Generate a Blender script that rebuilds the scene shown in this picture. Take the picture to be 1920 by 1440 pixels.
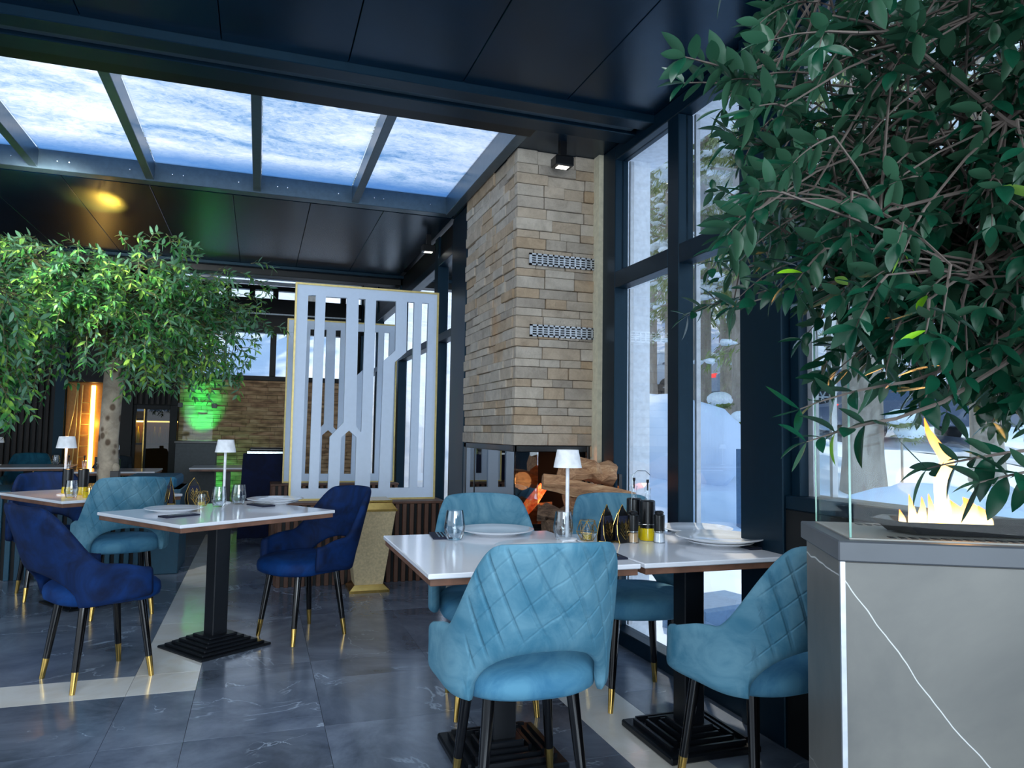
import bpy, bmesh, math, random
import numpy as np
from mathutils import Vector, Matrix
random.seed(7); rng = np.random.default_rng(7)
for o in list(bpy.data.objects): bpy.data.objects.remove(o)
SC = bpy.context.scene; COL = SC.collection
PI = math.pi
# ------------------------------------------------------------------ camera (1920 x 1440 frame)
CH = 1.22; F = 1382.0
YAW, PITCH, ROLL = .3295, .0653, .0149
_f0 = Vector((math.sin(YAW), math.cos(YAW), 0)); _r0 = Vector((math.cos(YAW), -math.sin(YAW), 0)); _u0 = Vector((0, 0, 1))
FW = _f0*math.cos(PITCH) + _u0*math.sin(PITCH); _u = _u0*math.cos(PITCH) - _f0*math.sin(PITCH)
RT = _r0*math.cos(ROLL) + _u*math.sin(ROLL); UP = _u*math.cos(ROLL) - _r0*math.sin(ROLL)
CP = Vector((0, 0, CH))
cam = bpy.data.cameras.new('camera'); camo = bpy.data.objects.new('camera', cam); COL.objects.link(camo)
cam.sensor_width = 36; cam.lens = F/1920*36; cam.clip_start = .05; cam.clip_end = 400
camo.matrix_world = Matrix(((RT.x, UP.x, -FW.x, 0), (RT.y, UP.y, -FW.y, 0), (RT.z, UP.z, -FW.z, CH), (0, 0, 0, 1)))
SC.camera = camo
def P(px, py, z=None, x=None, y=None, d=None):
    """measured point of the place: where the ray through a photo pixel meets a given plane"""
    r = FW + RT*((px-960)/F) - UP*((py-720)/F)
    if z is not None: t = (z-CH)/r.z
    elif x is not None: t = x/r.x
    elif y is not None: t = y/r.y
    else: t = d
    return CP + r*t
# ------------------------------------------------------------------ world, sun, exposure
W = bpy.data.worlds.new('world'); SC.world = W; W.use_nodes = True
wn = W.node_tree.nodes; wl = W.node_tree.links; bg = wn['Background']
tc = wn.new('ShaderNodeTexCoord'); sx = wn.new('ShaderNodeSeparateXYZ'); wl.new(tc.outputs['Generated'], sx.inputs[0])
cr = wn.new('ShaderNodeValToRGB'); wl.new(sx.outputs['Z'], cr.inputs[0])
cr.color_ramp.elements[0].position = .0; cr.color_ramp.elements[0].color = (.80, .90, 1, 1)
cr.color_ramp.elements[1].position = .8; cr.color_ramp.elements[1].color = (.42, .66, 1, 1)
wl.new(cr.outputs[0], bg.inputs['Color']); bg.inputs['Strength'].default_value = 1.02
def lamp(name, kind, loc, energy, color=(1, 1, 1), size=None, size_y=None, target=None, **kw):
    l = bpy.data.lights.new(name, kind); l.energy = energy; l.color = color
    if kind == 'AREA':
        l.size = size
        if size_y: l.shape = 'RECTANGLE'; l.size_y = size_y
    elif size is not None and kind != 'SUN': l.shadow_soft_size = size
    for k, v in kw.items(): setattr(l, k, v)
    o = bpy.data.objects.new(name, l); COL.objects.link(o); o.location = loc
    if target is not None:
        o.rotation_euler = (Vector(target)-Vector(loc)).to_track_quat('-Z', 'Y').to_euler()
    return o
lamp('sun', 'SUN', (10, 30, 20), 3.0, (1, .86, .68), target=(10-4, 30-8, 20-13), angle=.03)
lamp('fill_behind_camera', 'AREA', (.4, -2.6, 1.9), 260, (.76, .89, 1), 5.0, 2.6, target=(.4, 4, 1.2))  # added fill lamp behind the camera, brightens surfaces facing the view
lamp('fill_left_side', 'AREA', (-6.2, 3.0, 1.9), 50, (.70, .86, 1), 5.5, 2.4, target=(0, 4, 1.0))  # weak cool side fill, added out of view on the left
lamp('fill_overhead', 'AREA', (-.2, .9, 2.93), 48, (.86, .93, 1), 2.6, 1.6, target=(-.2, .9, 0))  # unseen downward fill added near the camera to lift the tables
lamp('fill_over_roof_glass', 'AREA', (-1.2, 4.9, 4.2), 34, (1, .97, .92), 5.6, 2.2, target=(-1.2, 4.9, 0))  # extra lamp added above the skylight to brighten its panes and the room
SC.view_settings.view_transform = 'Standard'; SC.view_settings.look = 'None'
SC.view_settings.gamma = 1; SC.view_settings.use_curve_mapping = False; SC.view_settings.exposure = .38
# ------------------------------------------------------------------ materials
def srgb(r, g, b):
    f = lambda c: ((c/255)/12.92 if c/255 <= .04045 else (((c/255)+.055)/1.055)**2.4)
    return (f(r), f(g), f(b), 1)
class NT:
    def __init__(s, name):
        s.m = bpy.data.materials.new(name); s.m.use_nodes = True
        s.t = s.m.node_tree; s.b = s.t.nodes['Principled BSDF']; s.out = s.t.nodes['Material Output']
    def n(s, t, **kw):
        x = s.t.nodes.new('ShaderNode'+t)
        for k, v in kw.items(): setattr(x, k, v)
        return x
    def l(s, a, b): s.t.links.new(a, b)
    def noise(s, scale, vec=None, detail=4, rough=.55, dist=0):
        x = s.n('TexNoise'); x.inputs['Scale'].default_value = scale; x.inputs['Detail'].default_value = detail
        x.inputs['Roughness'].default_value = rough; x.inputs['Distortion'].default_value = dist
        if vec is not None: s.l(vec, x.inputs['Vector'])
        return x.outputs['Fac']
    def ramp(s, fac, stops):
        x = s.n('ValToRGB'); e = x.color_ramp.elements
        while len(e) < len(stops): e.new(.5)
        for i, (p, c) in enumerate(stops): e[i].position = p; e[i].color = c
        s.l(fac, x.inputs[0]); return x.outputs[0]
    def mix(s, fac, a, b, mode='MIX'):
        x = s.n('Mix', data_type='RGBA', blend_type=mode)
        for i, v in ((0, fac), (6, a), (7, b)):
            if hasattr(v, 'is_linked'): s.l(v, x.inputs[i])
            else: x.inputs[i].default_value = v
        return x.outputs[2]
    def math(s, op, a, b=0.0):
        x = s.n('Math', operation=op)
        for i, v in ((0, a), (1, b)):
            if hasattr(v, 'is_linked'): s.l(v, x.inputs[i])
            else: x.inputs[i].default_value = v
        return x.outputs[0]
    def bump(s, h, strength=.3, dist=.01):
        x = s.n('Bump'); x.inputs['Strength'].default_value = strength; x.inputs['Distance'].default_value = dist
        s.l(h, x.inputs['Height']); s.l(x.outputs[0], s.b.inputs['Normal'])
    def pos(s, rnd=0.0, scale=(1, 1, 1)):
        g = s.n('NewGeometry'); o = g.outputs['Position']
        if rnd:
            oi = s.n('ObjectInfo'); v = s.n('VectorMath', operation='SCALE'); c = s.n('CombineXYZ')
            for k in range(3): s.l(oi.outputs['Random'], c.inputs[k])
            s.l(c.outputs[0], v.inputs[0]); v.inputs['Scale'].default_value = rnd
            a = s.n('VectorMath', operation='ADD'); s.l(o, a.inputs[0]); s.l(v.outputs[0], a.inputs[1]); o = a.outputs[0]
        mp = s.n('Mapping'); mp.inputs['Scale'].default_value = scale; s.l(o, mp.inputs[0]); return mp.outputs[0]
    def objc(s, scale=(1, 1, 1)):
        g = s.n('TexCoord'); mp = s.n('Mapping'); mp.inputs['Scale'].default_value = scale; s.l(g.outputs['Object'], mp.inputs[0]); return mp.outputs[0]
    def rnd(s): return s.n('ObjectInfo').outputs['Random']
    def set(s, **kw):
        for k, v in kw.items():
            i = s.b.inputs[k.replace('_', ' ')]
            if hasattr(v, 'is_linked'): s.l(v, i)
            else: i.default_value = v
        return s.m
def plain(name, c, rough=.5, metal=0, var=.12, scale=30, bump=0, **kw):
    m = NT(name); f = m.noise(scale, m.objc())
    lo = tuple(x*(1-var) for x in c[:3])+(1,); hi = tuple(min(1, x*(1+var)) for x in c[:3])+(1,)
    m.set(Base_Color=m.ramp(f, [(.3, lo), (.7, hi)]), Roughness=rough, Metallic=metal, **kw)
    if bump: m.bump(f, bump, .004)
    return m.m
M = {}
# dark polished marble
m = NT('dark_marble'); p = m.pos(7.0)
cloud = m.ramp(m.noise(1.6, p, 8, .65, .6), [(.3, srgb(62, 70, 82)), (.5, srgb(104, 114, 130)), (.72, srgb(138, 148, 164))])
sp = m.math('SUBTRACT', 1.0, m.math('MULTIPLY', m.math('ABSOLUTE', m.math('SUBTRACT', m.noise(1.1, p, 6, .55, 1.2), .5)), 120))
gate = m.ramp(m.noise(1.9, p, 2), [(.52, (0, 0, 0, 1)), (.6, (1, 1, 1, 1))])
bw = m.n('RGBToBW'); m.l(gate, bw.inputs[0]); v1 = m.math('MULTIPLY', m.math('MAXIMUM', sp, 0.0), m.math('MULTIPLY', bw.outputs[0], .7))
sp2 = m.math('SUBTRACT', 1.0, m.math('MULTIPLY', m.math('ABSOLUTE', m.math('SUBTRACT', m.noise(2.7, p, 5, .5, .8), .5)), 160))
g2 = m.ramp(m.noise(3.1, p, 2), [(.56, (0, 0, 0, 1)), (.64, (.6, .6, .6, 1))]); b2 = m.n('RGBToBW'); m.l(g2, b2.inputs[0])
v2 = m.math('MULTIPLY', m.math('MAXIMUM', sp2, 0.0), b2.outputs[0])
colr = m.mix(m.math('MAXIMUM', v1, v2), cloud, srgb(190, 205, 222))
M['marble'] = m.set(Base_Color=colr, Roughness=m.math('ADD', .09, m.math('MULTIPLY', m.noise(6, p), .16)), Specular_IOR_Level=.7)
m = NT('cream_marble'); p = m.pos(5.0)
c0 = m.ramp(m.noise(1.8, p, 8, .6, .8), [(.3, srgb(214, 206, 192)), (.55, srgb(232, 230, 224)), (.75, srgb(222, 210, 190))])
rs = m.ramp(m.noise(4.5, p, 6, .7, 1), [(.70, (0, 0, 0, 1)), (.78, (1, 1, 1, 1))]); bw = m.n('RGBToBW'); m.l(rs, bw.inputs[0])
M['cream'] = m.set(Base_Color=m.mix(bw.outputs[0], c0, srgb(176, 130, 90)), Roughness=.14, Specular_IOR_Level=.6)
# travertine bricks
def stone(name, a, b, c, bs):
    m = NT(name); p = m.pos(3.0); r = m.rnd()
    base = m.ramp(r, [(0, a), (.35, b), (.7, c), (1, b)])
    tone = m.ramp(m.noise(9, p, 8, .7, .5), [(.25, (.62, .60, .58, 1)), (.6, (1, 1, 1, 1))])
    rust = m.ramp(m.noise(2.3, m.pos(0), 3, .6), [(.62, (1, 1, 1, 1)), (.8, (1.0, .80, .62, 1))])
    m.set(Base_Color=m.mix(1.0, m.mix(1.0, base, tone, 'MULTIPLY'), rust, 'MULTIPLY'), Roughness=.85)
    m.bump(m.noise(22, p, 8, .75), bs, .02); return m.m
M['travertine'] = stone('travertine', srgb(182, 168, 152), srgb(212, 199, 182), srgb(196, 168, 136), .9)
m = NT('far_stone'); p = m.pos(0); vo = m.n('TexVoronoi'); mp = m.n('Mapping'); mp.inputs['Scale'].default_value = (4.5, 1, 15); m.l(p, mp.inputs[0]); m.l(mp.outputs[0], vo.inputs['Vector']); vo.inputs['Scale'].default_value = 1
bw = m.n('RGBToBW'); m.l(vo.outputs['Color'], bw.inputs[0])
fs_ = m.noise(1, mp.outputs[0], 2)
M['far_stone'] = m.set(Base_Color=m.ramp(fs_, [(.35, srgb(122, 92, 66)), (.5, srgb(160, 124, 90)), (.65, srgb(184, 150, 114))]), Roughness=.85)
M['grout'] = plain('grout', srgb(96, 84, 72), .95)
M['plaster'] = plain('cream_plaster', srgb(206, 198, 172), .8)
M['white_render'] = plain('white_render', srgb(224, 230, 238), .85, bump=.3)
M['frame'] = plain('dark_teal_metal', srgb(4, 24, 38), .4, 0, Specular_IOR_Level=.35, Specular_Tint=(.5, .8, 1, 1))
M['frame_black'] = plain('black_metal', srgb(5, 9, 13), .45, Specular_IOR_Level=.3)
M['ceiling'] = plain('ceiling_panel', srgb(1, 24, 42), .27, 0, .35, 3, Specular_IOR_Level=.45, Specular_Tint=(.35, .7, 1, 1))
M['curb'] = plain('roof_frame_metal', srgb(70, 88, 100), .3, .3)
M['alu'] = plain('aluminium', srgb(190, 194, 200), .35, .6)
M['steel'] = plain('steel', srgb(200, 204, 208), .25, 1)
M['gold'] = plain('brass', srgb(214, 176, 98), .22, 1)
M['goldpaint'] = plain('gold_paint', srgb(206, 184, 118), .4, .35)
M['goldstone'] = plain('gold_stucco', srgb(206, 186, 146), .6, .1, .18, 60, .4)
M['white'] = plain('white_lacquer', srgb(226, 232, 240), .4)
M['screen'] = plain('screen_white', srgb(212, 226, 244), .45, 0, .02)
M['tabletop'] = plain('white_tabletop', srgb(232, 234, 240), .12, 0, .03, 3)
M['wood'] = plain('walnut_edge', srgb(120, 84, 66), .5, 0, .3, 12)
M['slat'] = plain('brown_slat', srgb(96, 64, 48), .55, 0, .3, 8)
M['slatdark'] = plain('dark_brown_slat', srgb(34, 27, 24), .6, 0, .3, 8)
M['slatteal'] = plain('teal_slat', srgb(10, 62, 84), .5)
M['tealcushion'] = plain('teal_cushion', srgb(14, 84, 116), .7)
M['black'] = plain('black_satin', srgb(12, 13, 16), .3)
M['blackgloss'] = plain('black_gloss', srgb(8, 8, 10), .08)
M['tablebase'] = plain('table_base_iron', srgb(16, 20, 26), .35, .3)
M['ceramic'] = plain('ceramic', srgb(236, 238, 242), .08, 0, .02)
M['navy'] = plain('navy_cloth', srgb(16, 22, 46), .8)
M['greycab'] = plain('grey_cabinet', srgb(66, 72, 74), .55)
def velvet(name, c1, c2, sheen):
    m = NT(name); p = m.objc(); f = m.noise(5.5, p, 5, .6, 1.4)
    m.set(Base_Color=m.ramp(f, [(.34, c1), (.66, c2)]), Roughness=.75, Specular_IOR_Level=.25, Sheen_Weight=sheen, Sheen_Roughness=.35, Sheen_Tint=c2)
    m.bump(m.noise(300, p, 2), .15, .001); return m.m
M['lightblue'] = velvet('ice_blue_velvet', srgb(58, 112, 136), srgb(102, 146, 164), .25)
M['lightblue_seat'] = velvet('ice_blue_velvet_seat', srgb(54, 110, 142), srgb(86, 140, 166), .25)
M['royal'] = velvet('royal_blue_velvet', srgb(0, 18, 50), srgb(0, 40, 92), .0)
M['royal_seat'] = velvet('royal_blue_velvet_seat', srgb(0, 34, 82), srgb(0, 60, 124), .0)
M['navychair'] = velvet('navy_velvet', srgb(6, 14, 40), srgb(10, 24, 64), .2)
M['tealchair'] = velvet('teal_velvet', srgb(20, 76, 98), srgb(34, 104, 128), .3)
M['greychair'] = velvet('charcoal_fabric', srgb(30, 38, 46), srgb(46, 56, 64), .3)
def glass(name, tint=(1, 1, 1, 1), refl=.06, rough=0.0, fr=.8):
    m = NT(name); t = m.t; tr = m.n('BsdfTransparent'); tr.inputs[0].default_value = tint
    gl = m.n('BsdfGlossy'); gl.inputs['Roughness'].default_value = rough; gl.inputs['Color'].default_value = (1, 1, 1, 1)
    lw = m.n('LayerWeight'); lw.inputs['Blend'].default_value = .18
    f = m.math('ADD', m.math('MULTIPLY', lw.outputs['Fresnel'], fr), refl)
    mx = m.n('MixShader'); m.l(f, mx.inputs[0]); m.l(tr.outputs[0], mx.inputs[1]); m.l(gl.outputs[0], mx.inputs[2]); m.l(mx.outputs[0], m.out.inputs[0])
    return m.m
M['glass'] = glass('window_glass', (.97, .99, 1, 1), .004, 0.0, .22)
M['glass_cup'] = glass('tumbler_glass', (.93, .96, .98, 1), .06, .0)
M['glass_green'] = glass('fire_glass', (.98, .995, .99, 1), .004, 0.0, .10)
M['firebox_glass'] = glass('firebox_glass', (.5, .54, .58, 1), .28)
M['glass_dark'] = glass('smoked_glass', (.35, .38, .42, 1), .05)
m = NT('glass_edge'); M['glass_edge'] = m.set(Base_Color=srgb(150, 205, 190), Roughness=.1, Transmission_Weight=.4)
# frosted, snow-dusted roof glass
m = NT('frosted_roof_glass'); p = m.pos(0, (1, 1.7, 1))
n1 = m.noise(1.1, p, 6, .6, .8); n2 = m.noise(13, p, 10, .8, 1.6)
k = m.math('ADD', m.math('MULTIPLY', n1, .5), m.math('MULTIPLY', n2, .5))
col = m.ramp(k, [(.37, srgb(136, 170, 202)), (.44, srgb(186, 202, 218)), (.51, srgb(216, 221, 230)), (.60, srgb(238, 238, 240))])
sy_ = m.n('SeparateXYZ'); m.l(m.pos(0), sy_.inputs[0])
mr = m.n('MapRange'); m.l(m.math('ADD', sy_.outputs['Y'], m.math('MULTIPLY', n1, .6)), mr.inputs[0]); mr.inputs[1].default_value = 5.72; mr.inputs[2].default_value = 6.0
col = m.mix(m.math('MULTIPLY', mr.outputs[0], .75), col, srgb(110, 158, 200))
tone_ = m.ramp(m.rnd(), [(0, (.70, .76, .82, 1)), (.5, (.90, .90, .90, 1)), (1, (.98, .95, .93, 1))]); col = m.mix(1.0, col, tone_, 'MULTIPLY')
tl = m.n('BsdfTranslucent'); m.l(col, tl.inputs[0]); df = m.n('BsdfDiffuse'); m.l(col, df.inputs[0]); tr = m.n('BsdfTransparent'); m.l(col, tr.inputs[0])
mx = m.n('MixShader'); mx.inputs[0].default_value = .25; m.l(tl.outputs[0], mx.inputs[1]); m.l(tr.outputs[0], mx.inputs[2])
m.l(mx.outputs[0], m.out.inputs[0]); M['frost'] = m.m
def emit(name, c, s):
    m = NT(name); return m.set(Base_Color=(0, 0, 0, 1), Emission_Color=c, Emission_Strength=s)
M['led'] = emit('warm_led', (1, .60, .14, 1), 9)
M['spotlens'] = emit('spot_lens', (1, .95, .85, 1), 4)
# flames: yellow-white core, orange tips
m = NT('flame'); g = m.n('TexCoord'); s_ = m.n('SeparateXYZ'); m.l(g.outputs['Generated'], s_.inputs[0])
cf = m.ramp(m.math('ADD', s_.outputs['Z'], m.math('MULTIPLY', m.noise(14, g.outputs['Object']), .25)), [(.12, (1, .62, .10, 1)), (.3, (1, .80, .42, 1)), (.75, (1, .55, .16, 1)), (1, (1, .22, .03, 1))])
em = m.n('Emission'); m.l(cf, em.inputs[0]); em.inputs[1].default_value = 3.2
tr = m.n('BsdfTransparent'); lw = m.n('LayerWeight'); lw.inputs['Blend'].default_value = .5
mx = m.n('MixShader'); m.l(m.math('MINIMUM', m.math('ADD', lw.outputs['Facing'], 0.0), .85), mx.inputs[0]); m.l(em.outputs[0], mx.inputs[1]); m.l(tr.outputs[0], mx.inputs[2]); m.l(mx.outputs[0], m.out.inputs[0])
M['flame'] = m.m
m = NT('glowing_log'); f = m.noise(12, m.objc(), 6, .7); em_ = m.ramp(f, [(.35, (.25, .01, .0, 1)), (.5, (1, .10, .02, 1)), (.65, (1, .35, .08, 1))])
M['ember'] = m.set(Base_Color=(.02, .01, .01, 1), Emission_Color=em_, Emission_Strength=2.2)
m = NT('split_log'); f = m.noise(5, m.objc((1, 8, 8)), 7, .7, .6); M['log'] = m.set(Base_Color=m.ramp(f, [(.3, srgb(104, 66, 42)), (.5, srgb(176, 128, 90)), (.7, srgb(214, 172, 128))]), Roughness=.85); m.bump(f, .6, .01)
m = NT('log_bark'); f = m.noise(14, m.objc((1, 5, 5)), 7, .7, .6); M['bark_log'] = m.set(Base_Color=m.ramp(f, [(.3, srgb(60, 44, 34)), (.7, srgb(150, 118, 92))]), Roughness=.95); m.bump(f, .8, .02)
# greystone fire table cladding with long white veins
m = NT('grey_stone_slab'); p = m.objc()
base = m.ramp(m.noise(2.4, p, 7, .6, .4), [(.3, srgb(84, 84, 82)), (.7, srgb(112, 110, 104))])
sep = m.n('SeparateXYZ'); m.l(p, sep.inputs[0])
dd = m.math('ADD', m.math('ADD', m.math('MULTIPLY', sep.outputs['X'], 1.35), sep.outputs['Z']), m.math('MULTIPLY', m.math('SUBTRACT', m.noise(3.0, p, 4, .5), .5), .10))
ln = lambda c, w: m.math('MAXIMUM', m.math('SUBTRACT', 1.0, m.math('MULTIPLY', m.math('ABSOLUTE', m.math('SUBTRACT', dd, c)), w)), 0.0)
fac = m.math('MAXIMUM', ln(.93, 330), m.math('MULTIPLY', ln(.42, 500), .35))
M['slab'] = m.set(Base_Color=m.mix(fac, base, srgb(215, 216, 214)), Roughness=.42)
M['slabcap'] = plain('dark_stone_cap', srgb(74, 78, 84), .4, 0, .1, 6)
M['slabtop'] = plain('grey_stone_top', srgb(150, 148, 142), .45, 0, .1, 6)
m = NT('snow'); p = m.pos(); f = m.noise(.6, p, 5, .5); m.set(Base_Color=m.ramp(f, [(.3, srgb(196, 214, 238)), (.7, srgb(218, 231, 247))]), Roughness=.7, Subsurface_Weight=.0)
m.bump(m.noise(.9, p, 3, .5), .5, .4); M['snow'] = m.m
m = NT('packed_road'); p = m.pos(); M['road'] = m.set(Base_Color=m.ramp(m.noise(1.6, p, 6, .6), [(.35, srgb(140, 152, 172)), (.65, srgb(190, 204, 224))]), Roughness=.6)
m = NT('tree_bark'); f = m.noise(7, m.objc((1, 1, .35)), 7, .7, .4); M['bark'] = m.set(Base_Color=m.ramp(f, [(.3, srgb(128, 116, 106)), (.7, srgb(178, 166, 152))]), Roughness=.95); m.bump(f, .6, .03)
m = NT('olive_trunk'); f = m.noise(9, m.objc(), 7, .6, .8)
vo = m.n('TexVoronoi'); vo.inputs['Scale'].default_value = 11; m.l(m.objc((1, 1, .8)), vo.inputs['Vector'])
knot = m.ramp(vo.outputs['Distance'], [(.20, (.30, .24, .2, 1)), (.34, (1, 1, 1, 1))])
M['trunk'] = m.set(Base_Color=m.mix(1.0, m.ramp(f, [(.3, srgb(150, 136, 118)), (.7, srgb(196, 182, 162))]), knot, 'MULTIPLY'), Roughness=.9); m.bump(f, .5, .02)
M['twig'] = plain('grey_twig', srgb(84, 74, 68), .85)
M['twig2'] = plain('brown_twig', srgb(96, 92, 62), .85)
M['baretwig'] = plain('bare_snowy_twig', srgb(178, 164, 166), .9)
def leafmat(name, stops, under, rough=.3):
    m = NT(name); g = m.n('NewGeometry'); 
    top = m.ramp(m.math('ADD', m.math('MULTIPLY', m.noise(11, m.pos(0), 3), .55), m.math('MULTIPLY', m.noise(2.6, m.pos(0), 2), .45)), stops)
    c = m.mix(g.outputs['Backfacing'], top, under)
    m.set(Base_Color=c, Roughness=rough, Specular_IOR_Level=.4)
    tl = m.n('BsdfTranslucent'); m.l(top, tl.inputs[0]); mx = m.n('MixShader'); mx.inputs[0].default_value = .22
    m.l(m.b.outputs[0], mx.inputs[1]); m.l(tl.outputs[0], mx.inputs[2]); m.l(mx.outputs[0], m.out.inputs[0]); return m.m
M['olive'] = leafmat('olive_leaf', [(.3, srgb(10, 46, 30)), (.6, srgb(16, 70, 50)), (.75, srgb(44, 88, 32))], srgb(52, 88, 66), .25)
M['oliveyoung'] = leafmat('young_olive_leaf', [(.3, srgb(96, 168, 20)), (.7, srgb(140, 196, 40))], srgb(150, 190, 90), .3)
M['leafgreen'] = leafmat('bright_leaf', [(.38, srgb(20, 78, 44)), (.5, srgb(72, 140, 66)), (.60, srgb(158, 200, 84))], srgb(120, 168, 136), .4)
m = NT('conifer_needles'); f = m.noise(2.6, m.pos(), 6, .7); m.m.name = 'conifer_needles'; M['needle'] = m.set(Base_Color=m.ramp(f, [(.32, srgb(84, 104, 58)), (.48, srgb(132, 144, 84)), (.58, srgb(168, 176, 128)), (.66, srgb(214, 224, 234)), (.8, srgb(236, 242, 250))]), Roughness=.9)
M['snowcap'] = plain('snow_cap', srgb(232, 240, 250), .7)
M['topiary'] = plain('topiary_green', srgb(104, 116, 62), .9, 0, .5, 20)
M['paint_white'] = plain('white_car_paint', srgb(200, 212, 226), .3)
M['paint_silver'] = plain('silver_car_paint', srgb(140, 152, 172), .3)
M['paint_blue'] = plain('blue_grey_car_paint', srgb(70, 88, 118), .3)
M['carglass'] = plain('car_glass', srgb(60, 78, 98), .1)
M['tyre'] = plain('tyre', srgb(36, 40, 48), .8)
M['tail'] = emit('tail_light', (1, .05, .05, 1), 1.2)
M['post'] = plain('blue_grey_post', srgb(92, 124, 158), .7)
M['bronze'] = plain('bronze_wall', srgb(150, 104, 40), .4, .3)
M['oil'] = plain('olive_oil', srgb(214, 186, 20), .1)
M['salt'] = plain('white_salt', srgb(232, 234, 240), .5)
M['pepper'] = plain('peppercorn', srgb(196, 160, 118), .6)
M['wax'] = plain('yellow_wax', srgb(226, 190, 80), .4)
M['shade'] = plain('lamp_shade_white', srgb(240, 240, 242), .5)
M['butter'] = plain('cream_block', srgb(232, 226, 200), .5)
# ------------------------------------------------------------------ mesh helpers
class MB:
    def __init__(s): s.v = []; s.f = []; s.mi = []; s.cur = 0
    def add(s, vs, fs):
        o = len(s.v); s.v += [tuple(v) for v in vs]; s.f += [tuple(i+o for i in f) for f in fs]; s.mi += [s.cur]*len(fs); return s
    def box(s, x0, x1, y0, y1, z0, z1, b=0.0):
        if b <= 0:
            vs = [(x, y, z) for z in (z0, z1) for y in (y0, y1) for x in (x0, x1)]
            return s.add(vs, [(0, 2, 3, 1), (4, 5, 7, 6), (0, 1, 5, 4), (2, 6, 7, 3), (0, 4, 6, 2), (1, 3, 7, 5)])
        bm = bmesh.new(); r = bmesh.ops.create_cube(bm, size=1)
        for v in bm.verts: v.co = Vector((x0+(x1-x0)*(v.co.x+.5), y0+(y1-y0)*(v.co.y+.5), z0+(z1-z0)*(v.co.z+.5)))
        bmesh.ops.bevel(bm, geom=bm.edges[:], offset=b, segments=1, affect='EDGES')
        bm.verts.ensure_lookup_table(); s.add([v.co[:] for v in bm.verts], [[v.index for v in f.verts] for f in bm.faces]); bm.free(); return s
    def tube(s, pts, r, n=8, cap=True):
        pts = [Vector(p) for p in pts]; k = len(pts); rs = r if hasattr(r, '__len__') else [r]*k
        vs = []; up = None
        for i, p in enumerate(pts):
            d = (pts[min(i+1, k-1)]-pts[max(i-1, 0)]).normalized()
            if up is None: up = d.orthogonal().normalized()
            up = (up - d*up.dot(d)); up = up.normalized() if up.length > 1e-6 else d.orthogonal().normalized()
            w = d.cross(up)
            for j in range(n):
                a = 2*PI*j/n; vs.append(p+(up*math.cos(a)+w*math.sin(a))*rs[i])
        fs = [(i*n+j, i*n+(j+1) % n, (i+1)*n+(j+1) % n, (i+1)*n+j) for i in range(k-1) for j in range(n)]
        if cap: fs += [tuple(range(n))[::-1], tuple((k-1)*n+j for j in range(n))]
        return s.add(vs, fs)
    def lathe(s, prof, n=24, c=(0, 0, 0), cap=True):
        vs = [(c[0]+r*math.cos(2*PI*j/n), c[1]+r*math.sin(2*PI*j/n), c[2]+z) for r, z in prof for j in range(n)]
        k = len(prof); fs = [(i*n+j, i*n+(j+1) % n, (i+1)*n+(j+1) % n, (i+1)*n+j) for i in range(k-1) for j in range(n)]
        if cap: fs += [tuple(range(n))[::-1], tuple((k-1)*n+j for j in range(n))]
        return s.add(vs, fs)
    def prism(s, poly, z0, z1):     # polygon in xy
        n = len(poly); return s.add([(x, y, z0) for x, y in poly]+[(x, y, z1) for x, y in poly],
            [tuple(range(n))[::-1], tuple(range(n, 2*n))]+[(i, (i+1) % n, n+(i+1) % n, n+i) for i in range(n)])
    def frustum(s, cx, cy, z0, a0, b0, z1, a1, b1):
        vs = [(cx-a0, cy-b0, z0), (cx+a0, cy-b0, z0), (cx+a0, cy+b0, z0), (cx-a0, cy+b0, z0), (cx-a1, cy-b1, z1), (cx+a1, cy-b1, z1), (cx+a1, cy+b1, z1), (cx-a1, cy+b1, z1)]
        return s.add(vs, [(3, 2, 1, 0), (4, 5, 6, 7), (0, 1, 5, 4), (1, 2, 6, 5), (2, 3, 7, 6), (3, 0, 4, 7)])
    def ball(s, c, r, n=10, m_=7, wob=0, seed=0):
        R_ = random.Random(seed); rr = r if hasattr(r, '__len__') else (r, r, r); vs = [(c[0], c[1], c[2]-rr[2])]
        for i in range(1, m_):
            t = PI*i/m_
            for j in range(n):
                a = 2*PI*j/n; w = 1+R_.uniform(-wob, wob); vs.append((c[0]+rr[0]*math.sin(t)*math.cos(a)*w, c[1]+rr[1]*math.sin(t)*math.sin(a)*w, c[2]-rr[2]*math.cos(t)*w))
        vs.append((c[0], c[1], c[2]+rr[2])); fs = [(0, 1+(j+1) % n, 1+j) for j in range(n)]
        for i in range(m_-2): fs += [(1+i*n+j, 1+i*n+(j+1) % n, 1+(i+1)*n+(j+1) % n, 1+(i+1)*n+j) for j in range(n)]
        L_ = len(vs)-1; o = 1+(m_-2)*n; fs += [(o+j, o+(j+1) % n, L_) for j in range(n)]
        return s.add(vs, fs)
    def mesh(s, name, mats, smooth=False):
        me = bpy.data.meshes.new(name); me.from_pydata(s.v, [], s.f)
        for m_ in (mats if isinstance(mats, (list, tuple)) else [mats]): me.materials.append(m_)
        if any(s.mi): me.polygons.foreach_set('material_index', s.mi)
        if smooth:
            me.polygons.foreach_set('use_smooth', [True]*len(me.polygons))
            if smooth != 'all': me.set_sharp_from_angle(angle=math.radians(40))
        me.update(); return me
    def build(s, name, mats, parent=None, smooth=False, loc=None, rot=None): return link(name, s.mesh(name, mats, smooth), parent, loc, rot)
def link(name, me, parent=None, loc=None, rot=None):
    o = bpy.data.objects.new(name, me); COL.objects.link(o)
    if parent is not None: o.parent = parent
    if loc is not None: o.location = loc
    if rot is not None: o.rotation_euler = rot
    return o
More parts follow.
